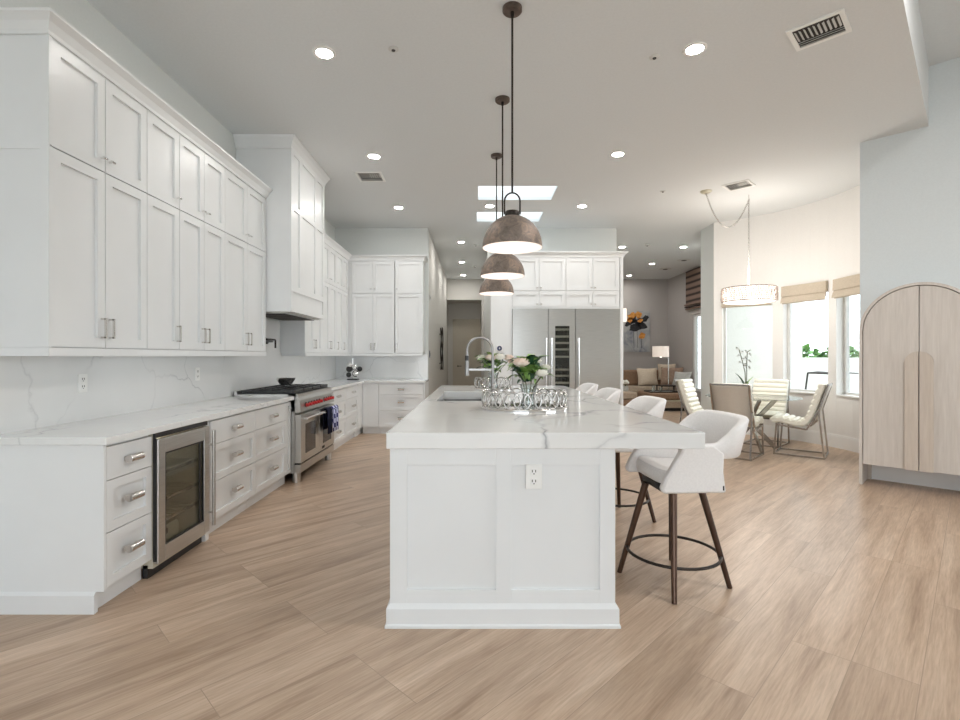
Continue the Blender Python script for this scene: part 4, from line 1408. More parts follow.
# ================================================================== BAR STOOLS
def make_stool(label, loc, rotz):
    t = thing('bar_stool', label, 'stool', loc, rotz, 'white leather bar stools along the island')
    # local +x = facing direction
    seat = MB()
    rows = []
    outl = []
    n = 28
    for k in range(n):
        q = 2 * PI * k / n
        c_, s_ = math.cos(q), math.sin(q)
        e = 0.45
        outl.append((-0.01 + 0.175 * math.copysign(abs(c_) ** e, c_), 0.225 * math.copysign(abs(s_) ** e, s_)))
    for f, z in ((0.80, 0.59), (0.95, 0.60), (1.0, 0.625), (1.0, 0.655), (0.94, 0.678), (0.7, 0.685)):
        rows.append([(x * f, y * f, z + 0.015 * (x > 0.1)) for x, y in outl])
    seat.grid(rows, close_v=True)
    seat.add(rows[-1], [tuple(range(n))]).add(rows[0], [tuple(range(n))])
    seat.build('seat', M['leather_white'], t, smooth=50)
    # side panels that sweep down from the arms and carry the seat
    pol = [(-0.17, 0.585), (0.175, 0.585), (0.19, 0.61), (0.165, 0.67), (0.125, 0.735), (0.085, 0.80), (0.065, 0.845), (-0.10, 0.845), (-0.16, 0.80), (-0.155, 0.70)]
    for s in (-1, 1):
        a0, a1 = (0.226, 0.276) if s > 0 else (-0.276, -0.226)
        MB().prism(pol, a0, a1, 'xz').build('side_panel', M['leather_white'], t, bevel=0.012, smooth=40)
    # wrap-around arm and back band
    path = []
    for k in range(29):
        f = k / 28
        if f < 0.25:
            path.append((0.075 - 0.21 * (f / 0.25), 0.247, f))
        elif f > 0.75:
            path.append((0.075 - 0.21 * ((1 - f) / 0.25), -0.247, f))
        else:
            q = PI / 2 + (f - 0.25) / 0.5 * PI
            path.append((-0.135 + 0.165 * math.copysign(abs(math.cos(q)) ** 0.8, math.cos(q)), 0.247 * math.copysign(abs(math.sin(q)) ** 0.65, math.sin(q)), f))
    rows = []
    m = len(path)
    for i, (x, y, f) in enumerate(path):
        p0, p1 = path[max(i - 1, 0)], path[min(i + 1, m - 1)]
        tx, ty = p1[0] - p0[0], p1[1] - p0[1]
        l = math.hypot(tx, ty)
        nx, ny = -ty / l, tx / l       # points inward
        nx, ny = (-nx, -ny) if nx * (-0.03 - x) + ny * (0 - y) < 0 else (nx, ny)
        u = max(0.0, min(1.0, (-0.115 - x) / 0.165))
        u = u * u * (3 - 2 * u)
        zb, zt = 0.765, 0.85 + 0.135 * u
        th = 0.026
        lean = 0.05 * u
        sec = []
        for dn, zz in ((-th, zb + 0.012), (-th * 0.6, zb), (th * 0.6, zb), (th, zb + 0.012), (th, zt - 0.016), (th * 0.55, zt - 0.003), (-th * 0.55, zt), (-th, zt - 0.014)):
            k2 = lean * (zz - zb) / (zt - zb)
            sec.append((x + nx * (dn - k2), y + ny * (dn - k2), zz))
        rows.append(sec)
    bk = MB()
    bk.grid(rows, close_v=True)
    bk.add(rows[0], [tuple(range(8))]).add(rows[-1], [tuple(range(8))])
    bk.build('backrest', M['leather_white'], t, smooth=60)
    MB().box(-0.13, 0.13, -0.13, 0.13, 0.560, 0.592).build('swivel_plate', M['rod'], t)
    for k in range(4):
        q = PI / 4 + k * PI / 2 + math.radians(21)
        c_, s_ = math.cos(q), math.sin(q)
        MB().cyl((0.15 * c_, 0.15 * s_, 0.565), (0.304 * c_, 0.304 * s_, 0.0), 0.021, 0.0145, 14).build('leg', M['legs'], t, smooth=40)
    MB().tube([(0.258 * math.cos(2 * PI * k / 40), 0.258 * math.sin(2 * PI * k / 40), 0.172) for k in range(40)], 0.009, 8, closed=True).build('foot_ring', M['rod'], t, smooth=60)
    MB().box(-0.155, -0.147, 0.274, 0.2775, 0.60, 0.625).build('tag', M['black'], t)
    return t


st = make_stool('white bar stool nearest the camera at the island corner', (1.17, 2.96, 0), math.radians(184))
copy_thing(st, (1.15, 4.10, 0), math.radians(182), 'second white bar stool along the island, its back above the slab')
copy_thing(st, (1.12, 5.22, 0), math.radians(182), 'third white bar stool along the island, just left of the sitting room')
copy_thing(st, (1.12, 6.16, 0), math.radians(182), 'farthest white bar stool in front of the wide refrigerator')

# ================================================================== DINING NOOK
def make_dining_chair(label, loc, rotz):
    t = thing('dining_chair', label, 'chair', loc, rotz, 'cream dining chairs around the glass table')
    # profile: (forward x, z), from seat front to back top
    ctrl = [(0.575, 0.425), (0.57, 0.45), (0.50, 0.458), (0.40, 0.435), (0.30, 0.412), (0.23, 0.420), (0.175, 0.465), (0.13, 0.55), (0.10, 0.65), (0.06, 0.78), (0.02, 0.90), (0.0, 0.965)]
    # resample
    segs = [0]
    for p, q in zip(ctrl, ctrl[1:]):
        segs.append(segs[-1] + math.hypot(q[0] - p[0], q[1] - p[1]))
    T = segs[-1]
    N_ = 78

    def at(s):
        s = max(0, min(T, s))
        for i in range(len(segs) - 1):
            if s <= segs[i + 1]:
                f = (s - segs[i]) / (segs[i + 1] - segs[i])
                return Vector((ctrl[i][0] + f * (ctrl[i + 1][0] - ctrl[i][0]), ctrl[i][1] + f * (ctrl[i + 1][1] - ctrl[i][1])))
        return Vector(ctrl[-1])

    nch = 13
    mb = MB()
    top, bot = [], []
    for k in range(N_ + 1):
        s = T * k / N_
        p = (at(s - 0.03) + at(s) + at(s + 0.03)) / 3
        tg = at(s + 0.025) - at(s - 0.025)
        tg.normalize()
        nn = Vector((tg.y, -tg.x))     # inner (sitting) side
        if nn.dot(Vector((0.45, 0.9)) - p) < 0:
            nn = -nn
        h = 0.046 + 0.020 * abs(math.sin(PI * nch * k / N_)) ** 0.55
        top.append(p + nn * h)
        bot.append(p - nn * 0.020)
    hw_ = 0.235
    loop = top + bot[::-1]
    rows = []
    for y, sc_ in ((-hw_, 0.0), (-hw_ + 0.012, 1.0), (0, 1.05), (hw_ - 0.012, 1.0), (hw_, 0.0)):
        row = []
        for k, p in enumerate(loop):
            c0 = (top[k] + bot[k]) / 2 if k <= N_ else (top[2 * N_ + 1 - k] + bot[2 * N_ + 1 - k]) / 2
            f = 0.55 if sc_ == 0 else sc_
            q = c0 + (p - c0) * f
            row.append((q.x, y, q.y))
        rows.append(row)
    mb.grid(rows, close_v=True)
    n2 = len(loop)
    for row in (rows[0], rows[-1]):
        fsx = [(k, k + 1, n2 - 2 - k, n2 - 1 - k) for k in range(N_)]
        mb.add(row, fsx)
    mb.build('cushion', M['leather_cream'], t, smooth=50)
    bp = MB()
    q = [(0.125, 0.43), (0.088, 0.54), (0.058, 0.65), (0.015, 0.79), (-0.026, 0.91), (-0.043, 0.955)]
    bp.grid([[(x, y, z) for x, z in q] for y in (-0.225, 0.225)])
    bp.build('back_panel', M['back_panel'], t, solid=0.012, smooth=40)
    fr = MB()
    r = 0.020
    for s in (-1, 1):
        y = s * 0.235
        fr.bar((-0.005, y, 0.012), (0.57, y, 0.012), r, r)
        fr.bar((0.0, y, 0.0), (0.062, y, 0.62), r, r, (1, 0, 0))
        fr.bar((0.56, y, 0.0), (0.53, y, 0.425), r, r, (1, 0, 0))
        fr.bar((0.062, y, 0.60), (-0.045, y, 0.965), r, r, (1, 0, 0))
        fr.bar((0.53, y, 0.405), (0.19, y, 0.365), r, r)
        fr.bar((0.19, y, 0.365), (0.07, y, 0.61), r, r, (1, 0, 0))
    fr.bar((0, -0.235, 0.012), (0, 0.235, 0.012), r, r)
    fr.bar((0.53, -0.235, 0.41), (0.53, 0.235, 0.41), r, r)
    fr.bar((-0.04, -0.235, 0.955), (-0.04, 0.235, 0.955), r, r)
    fr.bar((0.56, -0.235, 0.012), (0.56, 0.235, 0.012), r, r)
    fr.build('frame', M['steel_frame'], t)
    return t


TC = Vector((3.95, 7.13, 0))


def chair_at(label, ux, uy, dist, src=None):
    u = Vector((ux, uy, 0)).normalized()
    loc = TC + u * dist
    rz = math.atan2(-u.y, -u.x)
    if src is None:
        return make_dining_chair(label, loc, rz)
    return copy_thing(src, loc, rz, label)


c2 = chair_at('cream channel-tufted dining chair seen from behind with its taupe back', -0.70, -0.72, 0.93)
chair_at('cream dining chair on the right seen from the side', 0.76, -0.64, 0.87, c2)
chair_at('cream dining chair on the far side facing the camera under the windows', 0.72, 0.69, 0.90, c2)
chair_at('cream dining chair on the left beside the column', -0.77, 0.64, 0.95, c2)
tb = thing('dining_table', 'round glass dining table with crossed metal legs', 'table', TC)
MB().lathe([(0, 0.738), (0.60, 0.738), (0.606, 0.744), (0.60, 0.750), (0, 0.750)], 56).build('table_top', M['glass_clear'], tb, smooth=40)
for a in (-5, 85):
    q = math.radians(a)
    u = Vector((math.cos(q), math.sin(q), 0))
    for s in (1, -1):
        p0 = u * (0.33 * s) + Vector((0, 0, 0.012))
        p1 = u * (-0.33 * s) + Vector((0, 0, 0.726))
        sd = Vector((-u.y, u.x, 0)) * (0.014 * s + (0.03 if a > 0 else 0))
        MB().bar(p0 + sd, p1 + sd, 0.026, 0.055).build('leg', M['steel_frame'], tb)
    MB().cyl(u * 0.31 + Vector((0, 0, 0.728)), u * 0.31 + Vector((0, 0, 0.738)), 0.03, 0.03, 12).build('glass_pad', M['chrome'], tb)
    MB().cyl(-u * 0.31 + Vector((0, 0, 0.728)), -u * 0.31 + Vector((0, 0, 0.738)), 0.03, 0.03, 12).build('glass_pad', M['chrome'], tb)
# orchid
po_ = MB().lathe([(0, 0), (0.05, 0), (0.07, 0.10), (0.072, 0.13), (0.062, 0.13), (0.058, 0.11), (0, 0.11)], 20)
tag(po_.build('flower_pot', M['white_plain'], None, smooth=40, loc=(3.87, 7.15, 0.750)), 'white pot holding the orchid on the glass table', 'pot')
orc = thing('orchid', 'slender white orchid with dark stems on the dining table', 'plant', (3.87, 7.15, 0.862))
for k, (dx, h, ph) in enumerate(((-0.09, 0.56, 0.0), (0.03, 0.52, 1.0))):
    pts = [(0.01 * k, 0, 0), (dx * 0.2 + 0.01, 0.0, h * 0.4), (dx * 0.6, 0.0, h * 0.75), (dx, 0.01, h), (dx - 0.05 + 0.09 * k, 0.0, h + 0.03)]
    MB().tube(pts, 0.006, 6).build('stem', M['stem'], orc, smooth=60)
    for j in range(6):
        f = 0.55 + 0.45 * j / 5
        x = dx * f + 0.03 * (-1) ** j
        z = h * f + 0.01
        fl = MB()
        for a in range(5):
            q = 2 * PI * a / 5 + ph
            leaf_mesh(fl, (x, -0.01, z), (x + 0.03 * math.cos(q), -0.02, z + 0.03 * math.sin(q)), 0.012, 0.003)
        fl.build('blossom', M['pillow_grey'], orc, smooth=180, recalc=False)
for dx, dy, h, m in ((-0.15, 0.0, 0.22, 'leaf_dark'), (0.11, -0.02, 0.17, 'leaf'), (0.05, 0.06, 0.10, 'leaf_dark'), (-0.06, 0.05, 0.10, 'leaf_dark')):
    leaf_mesh(MB(), (0.01 * (1 if dx > 0 else -1), 0, -0.0), (dx, dy, h), 0.028, 0.02).build('leaf', M[m], orc, smooth=180, recalc=False)

# chandelier
CH = (3.97, 7.25)
cl = thing('chandelier', 'glittering drum chandelier swagged on a chain over the dining table', 'chandelier', (CH[0], CH[1], 0))
R, z0, z1 = 0.35, 2.095, 2.315
pr = [(0.0, z0 + 0.012), (R * 0.93, z0 + 0.012), (R - 0.015, z0 + 0.03), (R - 0.012, z1 - 0.02), (R * 0.93, z1), (0.10, z1), (0, z1)]
MB().lathe(pr, 48).build('diffuser', M['glow'], cl, smooth=40)
lat = MB()
rng = random.Random(3)
rowsn = 7
for i in range(rowsn):
    za, zb_ = z0 + 0.02 + (z1 - z0 - 0.03) * i / rowsn, z0 + 0.02 + (z1 - z0 - 0.03) * (i + 1) / rowsn
    k = 0.0
    while k < 2 * PI:
        w_ = rng.uniform(0.05, 0.12)
        q = k + w_
        r1 = R + 0.004 + rng.uniform(0, 0.01)
        p = [Vector((r1 * math.cos(a), r1 * math.sin(a), zz)) for a, zz in ((k, za), (q, za), (q, zb_), (k, zb_))]
        if rng.random() < 0.9:
            lat.bar(p[0], p[3], 0.007, 0.007)
            lat.bar(p[0], p[1], 0.007, 0.007)
        k = q
for zz in (z0 + 0.015, z1 - 0.008):
    lat.tube([(R * math.cos(2 * PI * j / 48), R * math.sin(2 * PI * j / 48), zz) for j in range(48)], 0.008, 6, closed=True)
lat.build('crystal_lattice', M['crystal_mesh'], cl)
MB().ball((0, 0, z0 - 0.005), 0.018, 12, 8).build('finial', M['chrome'], cl, smooth=180)
MB().cyl((0, 0, z1), (0, 0, z1 + 0.30), 0.012, 0.012, 10).build('stem', M['white_plain'], cl, smooth=40)


def links(mb, pts, L=0.032, w=0.010, r=0.0028):
    tot = 0
    acc = [0]
    for p, q in zip(pts, pts[1:]):
        acc.append(acc[-1] + (q - p).length)
    n = max(2, int(acc[-1] / (L * 0.8)))

    def at(s):
        for i in range(len(acc) - 1):
            if s <= acc[i + 1] + 1e-9:
                return pts[i].lerp(pts[i + 1], (s - acc[i]) / max(1e-9, acc[i + 1] - acc[i]))
        return pts[-1]
    for k in range(n):
        a, b = at(acc[-1] * k / n), at(acc[-1] * (k + 1) / n)
        c_ = (a + b) / 2
        d_ = (b - a).normalized()
        u = Vector((0, 1, 0)) if k % 2 else d_.cross(Vector((0, 1, 0))).normalized()
        mb.tube([c_ + d_ * (L * 0.55 * math.cos(2 * PI * j / 8)) + u * (w * math.sin(2 * PI * j / 8)) for j in range(8)], r, 4, closed=True)


hook = Vector((-0.0, 0.0, CZ))
MB().tube([(0, 0, CZ), (0, 0, CZ - 0.05), (0.012, 0, CZ - 0.065), (0, 0, CZ - 0.078), (-0.012, 0, CZ - 0.065)], 0.004, 6).build('ceiling_hook', M['steel_frame'], cl, smooth=60)
chn = MB()
links(chn, [Vector((0, 0, CZ - 0.07)), Vector((0, 0, z1 + 0.30))])
chn.build('hanging_chain', M['steel_frame'], cl, smooth=60)
can = Vector((3.27 - CH[0], 7.08 - CH[1], CZ - 0.03))
swp = []
for k in range(25):
    f = k / 24
    p = can.lerp(Vector((0, 0, CZ - 0.07)), f)
    p.z -= 0.44 * 4 * f * (1 - f) * (1 - 0.15 * (f - 0.5))
    swp.append(p)
chn = MB()
links(chn, swp)
chn.build('swag_chain', M['steel_frame'], cl, smooth=60)
MB().lathe([(0, CZ - 0.03), (0.05, CZ - 0.03), (0.075, CZ - 0.012), (0.08, CZ - 0.001), (0, CZ - 0.001)], 28, can.x, can.y).build('canopy', M['ivory'], cl, smooth=40)
ld = bpy.data.lights.new('chandelier_light', 'POINT')
ld.energy = 15
ld.color = (1.0, 0.93, 0.86)
ld.shadow_soft_size = 0.3
lo = bpy.data.objects.new('chandelier_light', ld)
COL.objects.link(lo)
lo.parent = cl
lo.location = (0, 0, 2.62)

ld2 = bpy.data.lights.new('chandelier_downlight', 'POINT')
ld2.energy = 13
ld2.color = (1.0, 0.94, 0.88)
ld2.shadow_soft_size = 0.25
lo2 = bpy.data.objects.new('chandelier_downlight', ld2)
COL.objects.link(lo2)
lo2.parent = cl
lo2.location = (0, 0, 1.80)

# roman shades in the nook
for i, ((a0, a1), lb) in enumerate(zip(SHADE_PTS, ('beige roman shade behind the chandelier', 'beige roman shade on the middle nook window', 'beige roman shade next to the angled right wall'))):
    t = thing('roman_shade', lb, 'window shade', (0, 0, 0), 0, 'roman shades in the nook')
    p0, p1 = Vector((*npt(a0, NR - 0.01), 0)), Vector((*npt(a1, NR - 0.01), 0))
    d = (p1 - p0).normalized()
    n = Vector((-d.y, d.x, 0))
    if n.dot(Vector((NC[0], NC[1], 0)) - p0) < 0:
        n = -n
    def quad(za, zb_, oa, ob, dep=0.03):
        mb = MB()
        vs = []
        for p in (p0, p1):
            for zz, oo in ((za, oa), (zb_, ob)):
                vs.append(p + n * oo + Vector((0, 0, zz)))
                vs.append(p + n * (oo - dep) + Vector((0, 0, zz)))
        mb.add(vs, [(0, 1, 3, 2), (4, 6, 7, 5), (0, 2, 6, 4), (1, 5, 7, 3), (0, 4, 5, 1), (2, 3, 7, 6)])
        return mb
    quad(2.27, 2.43, 0.045, 0.04, 0.06).build('valance', M['linen'], t)
    for k in range(3):
        quad(2.165 + k * 0.025, 2.245 + k * 0.012, 0.062 - 0.012 * k, 0.040 - 0.006 * k, 0.012).build('fold', M['linen'], t)
    quad(2.155, 2.17, 0.022, 0.022, 0.014).build('hem_bar', M['linen'], t)

# ================================================================== ARCHED CABINET
ar0 = A + dv * 0.043 - nv * 0.385
arm = thing('armoire', 'pale oak arched cabinet with two doors against the angled wall', 'cabinet', (ar0.x, ar0.y, 0), -PI / 4)
aw_, sp, ar_ = 0.93, 1.575, 0.465
cx = aw_ / 2


def arch_pts(r, zs, n=28):
    return [(cx + r * math.cos(q), zs + r * math.sin(q)) for q in [PI * k / n for k in range(n + 1)]]


outp = [(aw_, 0.0)] + arch_pts(ar_, sp) + [(0, 0.0)]
inp = [(aw_ - 0.026, 0.0)] + arch_pts(ar_ - 0.026, sp) + [(0.026, 0.0)]
sh = MB()
rows = [[(o[0], 0, o[1]), (i_[0], 0, i_[1]), (i_[0], 0.38, i_[1]), (o[0], 0.38, o[1])] for o, i_ in zip(outp, inp)]
sh.grid(rows, close_v=True)
sh.add(rows[0], [(0, 1, 2, 3)]).add(rows[-1], [(0, 1, 2, 3)])
sh.build('arched_frame', M['bleached'], arm, smooth=30)
MB().prism([(aw_ - 0.026, 0.2)] + arch_pts(ar_ - 0.027, sp) + [(0.026, 0.2)], 0.36, 0.375, 'xz').build('back_panel', M['bleached'], arm)
MB().box(0.026, aw_ - 0.026, 0.04, 0.36, 0.21, 0.235).build('bottom_shelf', M['bleached'], arm)
for x in (0.026, aw_ - 0.06):
    MB().box(x, x + 0.034, 0.34, 0.374, 0, 0.2).build('leg', M['bleached2'], arm)
ri = ar_ - 0.032
for s in (-1, 1):
    q = [PI / 2 * k / 16 for k in range(17)]
    if s > 0:
        pts = [(cx + 0.003, 0.213), (cx + ri, 0.213)] + [(cx + ri * math.cos(a), sp + ri * math.sin(a)) for a in q[:-1]] + [(cx + 0.003, sp + ri)]
    else:
        pts = [(cx - 0.003, 0.213), (cx - 0.003, sp + ri)] + [(cx - ri * math.cos(a), sp + ri * math.sin(a)) for a in q[::-1][1:]] + [(cx - ri, 0.213)]
    dd = MB().prism(pts, 0.012, 0.034, 'xz').build('door', M['bleached'], arm)
    hwid, ht = 0.105, 1.37
    if s > 0:
        hp = [(cx + 0.004, 0.213), (cx + hwid, 0.213)] + [(cx + hwid * math.cos(a), ht - hwid + hwid * math.sin(a)) for a in q]
        hp[-1] = (cx + 0.004, ht)
    else:
        hp = [(cx - 0.004, 0.213), (cx - 0.004, ht)] + [(cx - hwid * math.cos(a), ht - hwid + hwid * math.sin(a)) for a in q[::-1][1:]] + [(cx - hwid, 0.213)]
    MB().prism(hp, -0.030, 0.012, 'xz').build('handle', M['bleached2'], dd)

# ================================================================== SITTING ROOM
so = thing('sectional_sofa', 'long brown sofa along the far sitting room wall', 'sofa', (0, 0, 0))
MB().box(3.3, 5.80, 14.0, 14.95, 0.10, 0.30).build('base', M['sofa'], so, bevel=0.02)
MB().box(3.3, 5.80, 14.72, 15.0, 0.30, 0.86).build('back', M['sofa'], so, bevel=0.03)
for x0, x1 in ((3.3, 4.14), (4.15, 4.98), (4.99, 5.80)):
    MB().box(x0, x1, 13.95, 14.72, 0.31, 0.47).build('seat_cushion', M['sofa_light'], so, bevel=0.035)
    MB().box(x0, x1, 14.50, 14.75, 0.48, 0.92).build('back_cushion', M['sofa'], so, bevel=0.05)
for x, y in ((3.4, 14.05), (5.7, 14.05), (3.4, 14.9), (5.7, 14.9)):
    MB().cyl((x, y, 0), (x, y, 0.10), 0.025, 0.03, 10).build('leg', M['black'], so)
ot = thing('ottoman', 'wide tan tufted ottoman in front of the sofa', 'ottoman', (0, 0, 0))
MB().box(4.2, 5.35, 12.0, 12.95, 0.075, 0.235).build('base', M['sofa_light'], ot, bevel=0.01)
MB().box(4.19, 5.36, 11.99, 12.96, 0.235, 0.262).build('band', M['ivory'], ot)
MB().box(4.2, 5.35, 12.0, 12.95, 0.262, 0.43).build('cushion', M['sofa'], ot, bevel=0.05)
MB().box(4.26, 5.29, 12.06, 12.89, 0.0, 0.075).build('plinth', M['black'], ot)
ac = thing('pouf', 'low brown square pouf left of the tan ottoman', 'ottoman', (0, 0, 0))
MB().box(3.05, 4.0, 12.2, 13.0, 0.08, 0.26).build('base', M['sofa'], ac, bevel=0.02)
MB().box(3.07, 3.98, 12.22, 12.98, 0.26, 0.44).build('cushion', M['sofa_light'], ac, bevel=0.04)
for x, y in ((3.15, 12.3), (3.9, 12.3), (3.15, 12.9), (3.9, 12.9)):
    MB().cyl((x, y, 0), (x, y, 0.085), 0.025, 0.025, 10).build('leg', M['black'], ac)


def pillow(label, c, w, h, t, m, rx, rz):
    mb = MB()
    n = 12
    rf, rb = [], []
    for i in range(n + 1):
        a, b = [], []
        for j in range(n + 1):
            u, v = i / n * 2 - 1, j / n * 2 - 1
            pin = 1 - 0.10 * (u * u * (1 - v * v) + v * v * (1 - u * u))
            z = t / 2 * ((1 - u ** 4) * (1 - v ** 4)) ** 0.6
            a.append((u * w / 2 * (1 - 0.08 * (1 - v * v)) * 1.0, -z, v * h / 2 * (1 - 0.10 * (1 - u * u))))
            b.append((u * w / 2 * (1 - 0.08 * (1 - v * v)) * 1.0, z, v * h / 2 * (1 - 0.10 * (1 - u * u))))
        rf.append(a)
        rb.append(b)
    mb.grid(rf).grid(rb)
    o = mb.build('throw_pillow', m, None, smooth=180, loc=c, rot=(rx, 0, rz))
    tag(o, label, 'pillow', 'pillows on the sofa')


pillow('cream plush pillow in the middle of the brown sofa', (4.92, 14.27, 0.735), 0.60, 0.52, 0.2, M['pillow_cream'], -0.25, 0.05)
pillow('brown pillow leaning at the right end of the sofa', (5.52, 14.02, 0.755), 0.60, 0.54, 0.2, M['pillow_brown'], -0.3, -0.5)
pillow('grey plush pillow at the far right beside the dining chair top', (5.62, 13.60, 0.70), 0.50, 0.44, 0.2, M['pillow_grey'], -0.4, -0.9)
pillow('beige pillow behind the brown one at the sofa end', (5.50, 14.34, 0.87), 0.50, 0.48, 0.18, M['pillow_cream'], -0.2, -0.2)
ss = thing('side_table', 'dark low side table between ottoman and sofa', 'table', (5.15, 13.35, 0))
MB().box(-0.25, 0.25, -0.2, 0.2, 0.52, 0.55).build('table_top', M['rod'], ss)
for x in (-0.23, 0.23):
    for y in (-0.18, 0.18):
        MB().box(x - 0.015, x + 0.015, y - 0.015, y + 0.015, 0, 0.52).build('leg', M['rod'], ss)
# floor lamp
fl = thing('floor_lamp', 'floor lamp with off-centre drum shade beside the sofa', 'floor lamp', (5.29, 13.68, 0))
MB().cyl((0, 0, 0), (0, 0, 0.025), 0.14, 0.14, 24).build('base', M['chrome'], fl, smooth=40)
MB().cyl((0, 0, 0.025), (0, 0, 1.28), 0.016, 0.016, 10).build('pole', M['chrome'], fl, smooth=40)
MB().bar((0.012, 0, 1.275), (-0.21, 0, 1.275), 0.02, 0.02).build('arm', M['chrome'], fl)
MB().lathe([(0.215, 1.30), (0.215, 1.59), (0.205, 1.59), (0.205, 1.30), (0.215, 1.30)], 32, -0.21, 0).build('lamp_shade', M['lampshade'], fl, smooth=40)
MB().cyl((-0.21, 0, 1.285), (-0.21, 0, 1.36), 0.02, 0.02, 10).ball((-0.21, 0, 1.41), 0.05, 12, 8).build('bulb', M['bulb'], fl, smooth=60)
# small things on the ottoman
tr = thing('ottoman_tray', 'thin dark tray lying on the ottoman', 'tray', (4.62, 12.40, 0.43))
MB().box(-0.34, 0.34, -0.22, 0.22, 0.0, 0.012).build('base', M['vent'], tr)
MB().box(-0.35, 0.35, -0.235, -0.22, 0, 0.035).box(-0.35, 0.35, 0.22, 0.235, 0, 0.035).box(-0.35, -0.335, -0.22, 0.22, 0, 0.035).box(0.335, 0.35, -0.22, 0.22, 0, 0.035).build('rim', M['rod'], tr)
v1 = MB().lathe([(0, 0), (0.055, 0), (0.075, 0.06), (0.06, 0.13), (0.05, 0.13), (0.06, 0.06), (0, 0.01)], 18).build('vase', M['pillow_grey'], None, smooth=40, loc=(4.06 + 0.02, 12.70 - 0.02, 0.44))
v1.location = (3.78, 12.55, 0.442)
tag(v1, 'small pale vase on the brown pouf left of the ottoman', 'vase')
fw_ = thing('white_flowers', 'tiny white flower bunch in the small sitting room vase', 'flowers', (3.78, 12.55, 0.54))
for k in range(7):
    a = 2 * PI * k / 7
    MB().ball((0.06 * math.cos(a) * (k > 0), 0.06 * math.sin(a) * (k > 0), 0.115 + 0.03 * (k % 2)), 0.042, 10, 6).build('bloom', M['petal_white'], fw_, smooth=180)
MB().cyl((0, 0, -0.07), (0, 0, 0.10), 0.012, 0.018, 8).build('stems', M['stem'], fw_)
for k, x in enumerate((4.42, 4.58)):
    o = MB().lathe([(0, 0), (0.035, 0), (0.04, 0.02), (0.04, 0.15 - 0.04 * k), (0.034, 0.15 - 0.04 * k), (0.034, 0.02), (0, 0.012)], 16).build('candle_holder', M['glass_clear'], None, smooth=40, loc=(x, 12.38 - 0.05 * k, 0.4425))
    tag(o, ['taller clear glass candle holder on the ottoman tray', 'shorter clear glass candle holder on the ottoman tray'][k], 'candle holder', 'glasses on the ottoman tray')
# painting
pa = thing('painting', 'abstract grey canvas with orange and black flower shapes on the far wall', 'painting', (4.85, 15.19, 1.45))
MB().box(-0.45, 0.45, -0.04, 0, 0, 1.24).build('canvas', M['canvas'], pa)
rng = random.Random(11)


def blob(mb, x, z, r, y, el=1.0, rot=0.0):
    n = 14
    pts = []
    for k in range(n):
        q = 2 * PI * k / n
        rr = r * (0.65 + 0.45 * rng.random())
        px, pz = rr * math.cos(q), rr * el * math.sin(q)
        pts.append((x + px * math.cos(rot) - pz * math.sin(rot), z + px * math.sin(rot) + pz * math.cos(rot)))
    mb.prism(pts, y, y - 0.006, 'xz')


bl = MB()
for x, z, r, e, ro in ((-0.18, 0.86, 0.12, 0.5, 0.4), (0.0, 0.72, 0.17, 0.6, 0.1), (0.22, 0.80, 0.13, 0.6, -0.6), (0.30, 1.0, 0.12, 0.5, 0.9), (0.10, 0.92, 0.12, 0.7, 0.2), (-0.05, 0.98, 0.10, 0.6, 1.2)):
    blob(bl, x, z, r * 1.35, -0.04, e, ro)
for x in (-0.05, 0.06, 0.18):
    bl.bar((x, -0.042, 0.62), (x + 0.02, -0.042, 0.12), 0.004, 0.010, (1, 0, 0))
bl.build('black_petals', M['paint_black'], pa)
bl = MB()
for x, z, r, e, ro in ((-0.10, 1.08, 0.16, 0.7, 0.5), (0.10, 1.12, 0.13, 0.8, 0.0), (-0.16, 0.96, 0.10, 0.8, 0.9), (0.16, 0.95, 0.09, 0.7, 0.3), (0.22, 0.50, 0.12, 0.9, 0.4)):
    blob(bl, x, z, r, -0.048, e, ro)
bl.build('orange_petals', M['paint_orange'], pa)
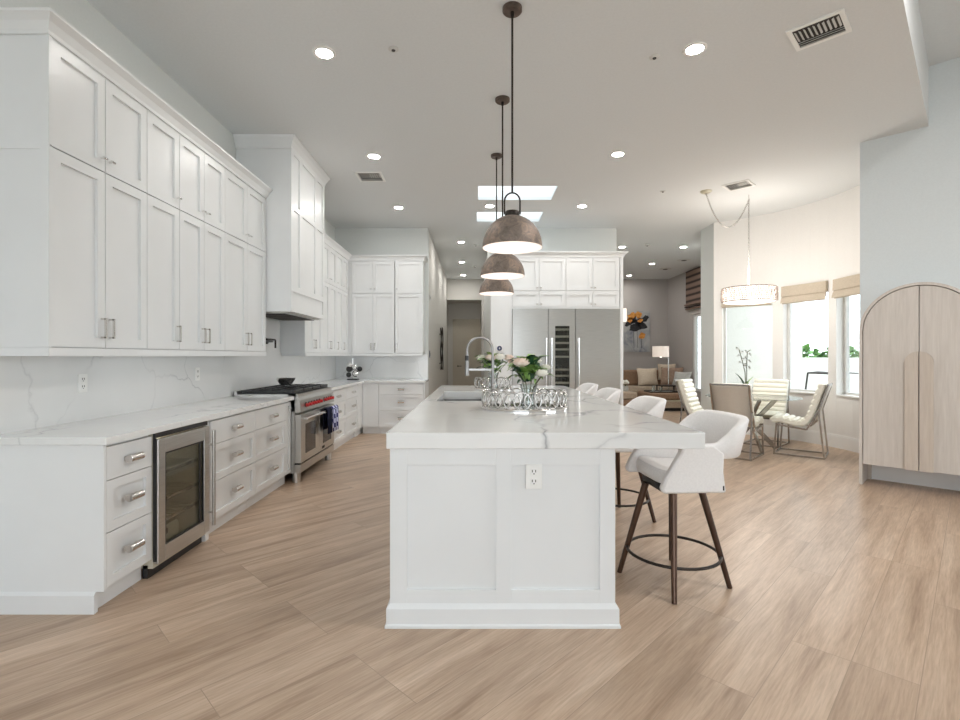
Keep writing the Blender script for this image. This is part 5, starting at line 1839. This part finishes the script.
# woven shade
ws = thing('woven_shade', 'dark brown woven roman shade high on the sitting room window', 'window shade', (wx - 0.002, 12.9, 0))
MB().box(-0.06, 0, -0.35, 0.88, 2.75, CZ - 0.02).build('shade_panel', M['woven'], ws)
for k in range(3):
    MB().box(-0.09 - 0.012 * k, -0.02, -0.35, 0.88, 2.58 + k * 0.055, 2.625 + k * 0.055).build('fold', M['woven'], ws, bevel=0.015)

# ================================================================== OUTDOORS
def bush(label, x, y, z, r):
    mb = MB()
    rng2 = random.Random(int(x * 100))
    for k in range(260):
        a, b = rng2.random() * 2 * PI, math.acos(rng2.uniform(-0.4, 1))
        rr = r * rng2.uniform(0.75, 1.0)
        p = Vector((rr * 1.3 * math.cos(a) * math.sin(b), rr * math.sin(a) * math.sin(b), rr * math.cos(b)))
        e = p + Vector((rng2.uniform(-1, 1), rng2.uniform(-1, 1), rng2.uniform(-0.3, 1))) * 0.34 * r
        leaf_mesh(mb, p, e, 0.14 * r, 0.01)
    t = thing('bush', label, 'bush', (x, y, z), 0, 'shrubs in the garden')
    mb.build('foliage', M['hedge'], t, recalc=False)
    MB().cyl((0, 0, -z - 0.12), (0, 0, r * 0.3), 0.12, 0.08, 8).build('trunk', M['stem'], t)


bush('green shrub in the garden seen through the middle nook window', 9.75, 15.1, 1.12, 0.5)
bush('green shrub right of the first in the middle nook window', 11.2, 15.3, 1.1, 0.5)
bush('green shrub seen through the nook window by the arched cabinet', 12.7, 15.2, 1.1, 0.5)
struct('wall_garden', MB().box(8.3, 15, 14.2, 14.35, -0.12, 1.28), M['stucco'], 'low pale garden wall in front of the shrubs')
pc = thing('patio_chair', 'thin metal patio chair outside the middle nook window', 'chair', (6.9, 9.95, -0.12), 0.3)
f = MB()
for y in (-0.28, 0.28):
    f.tube([(-0.30, y, 0), (-0.12, y, 0.55), (-0.02, y, 1.1)], 0.018, 8).tube([(-0.12, y, 0.55), (0.5, y, 0.60), (0.52, y, 0)], 0.016, 8)
    f.tube([(-0.02, y, 1.1), (0.25, y, 1.12), (0.6, y, 1.10)], 0.014, 8)
f.tube([(-0.02, -0.28, 1.1), (-0.02, 0.28, 1.1)], 0.016, 8)
f.build('frame', M['rod'], pc, smooth=60)
MB().box(-0.1, 0.5, -0.26, 0.26, 0.50, 0.53).build('seat', M['vent'], pc)
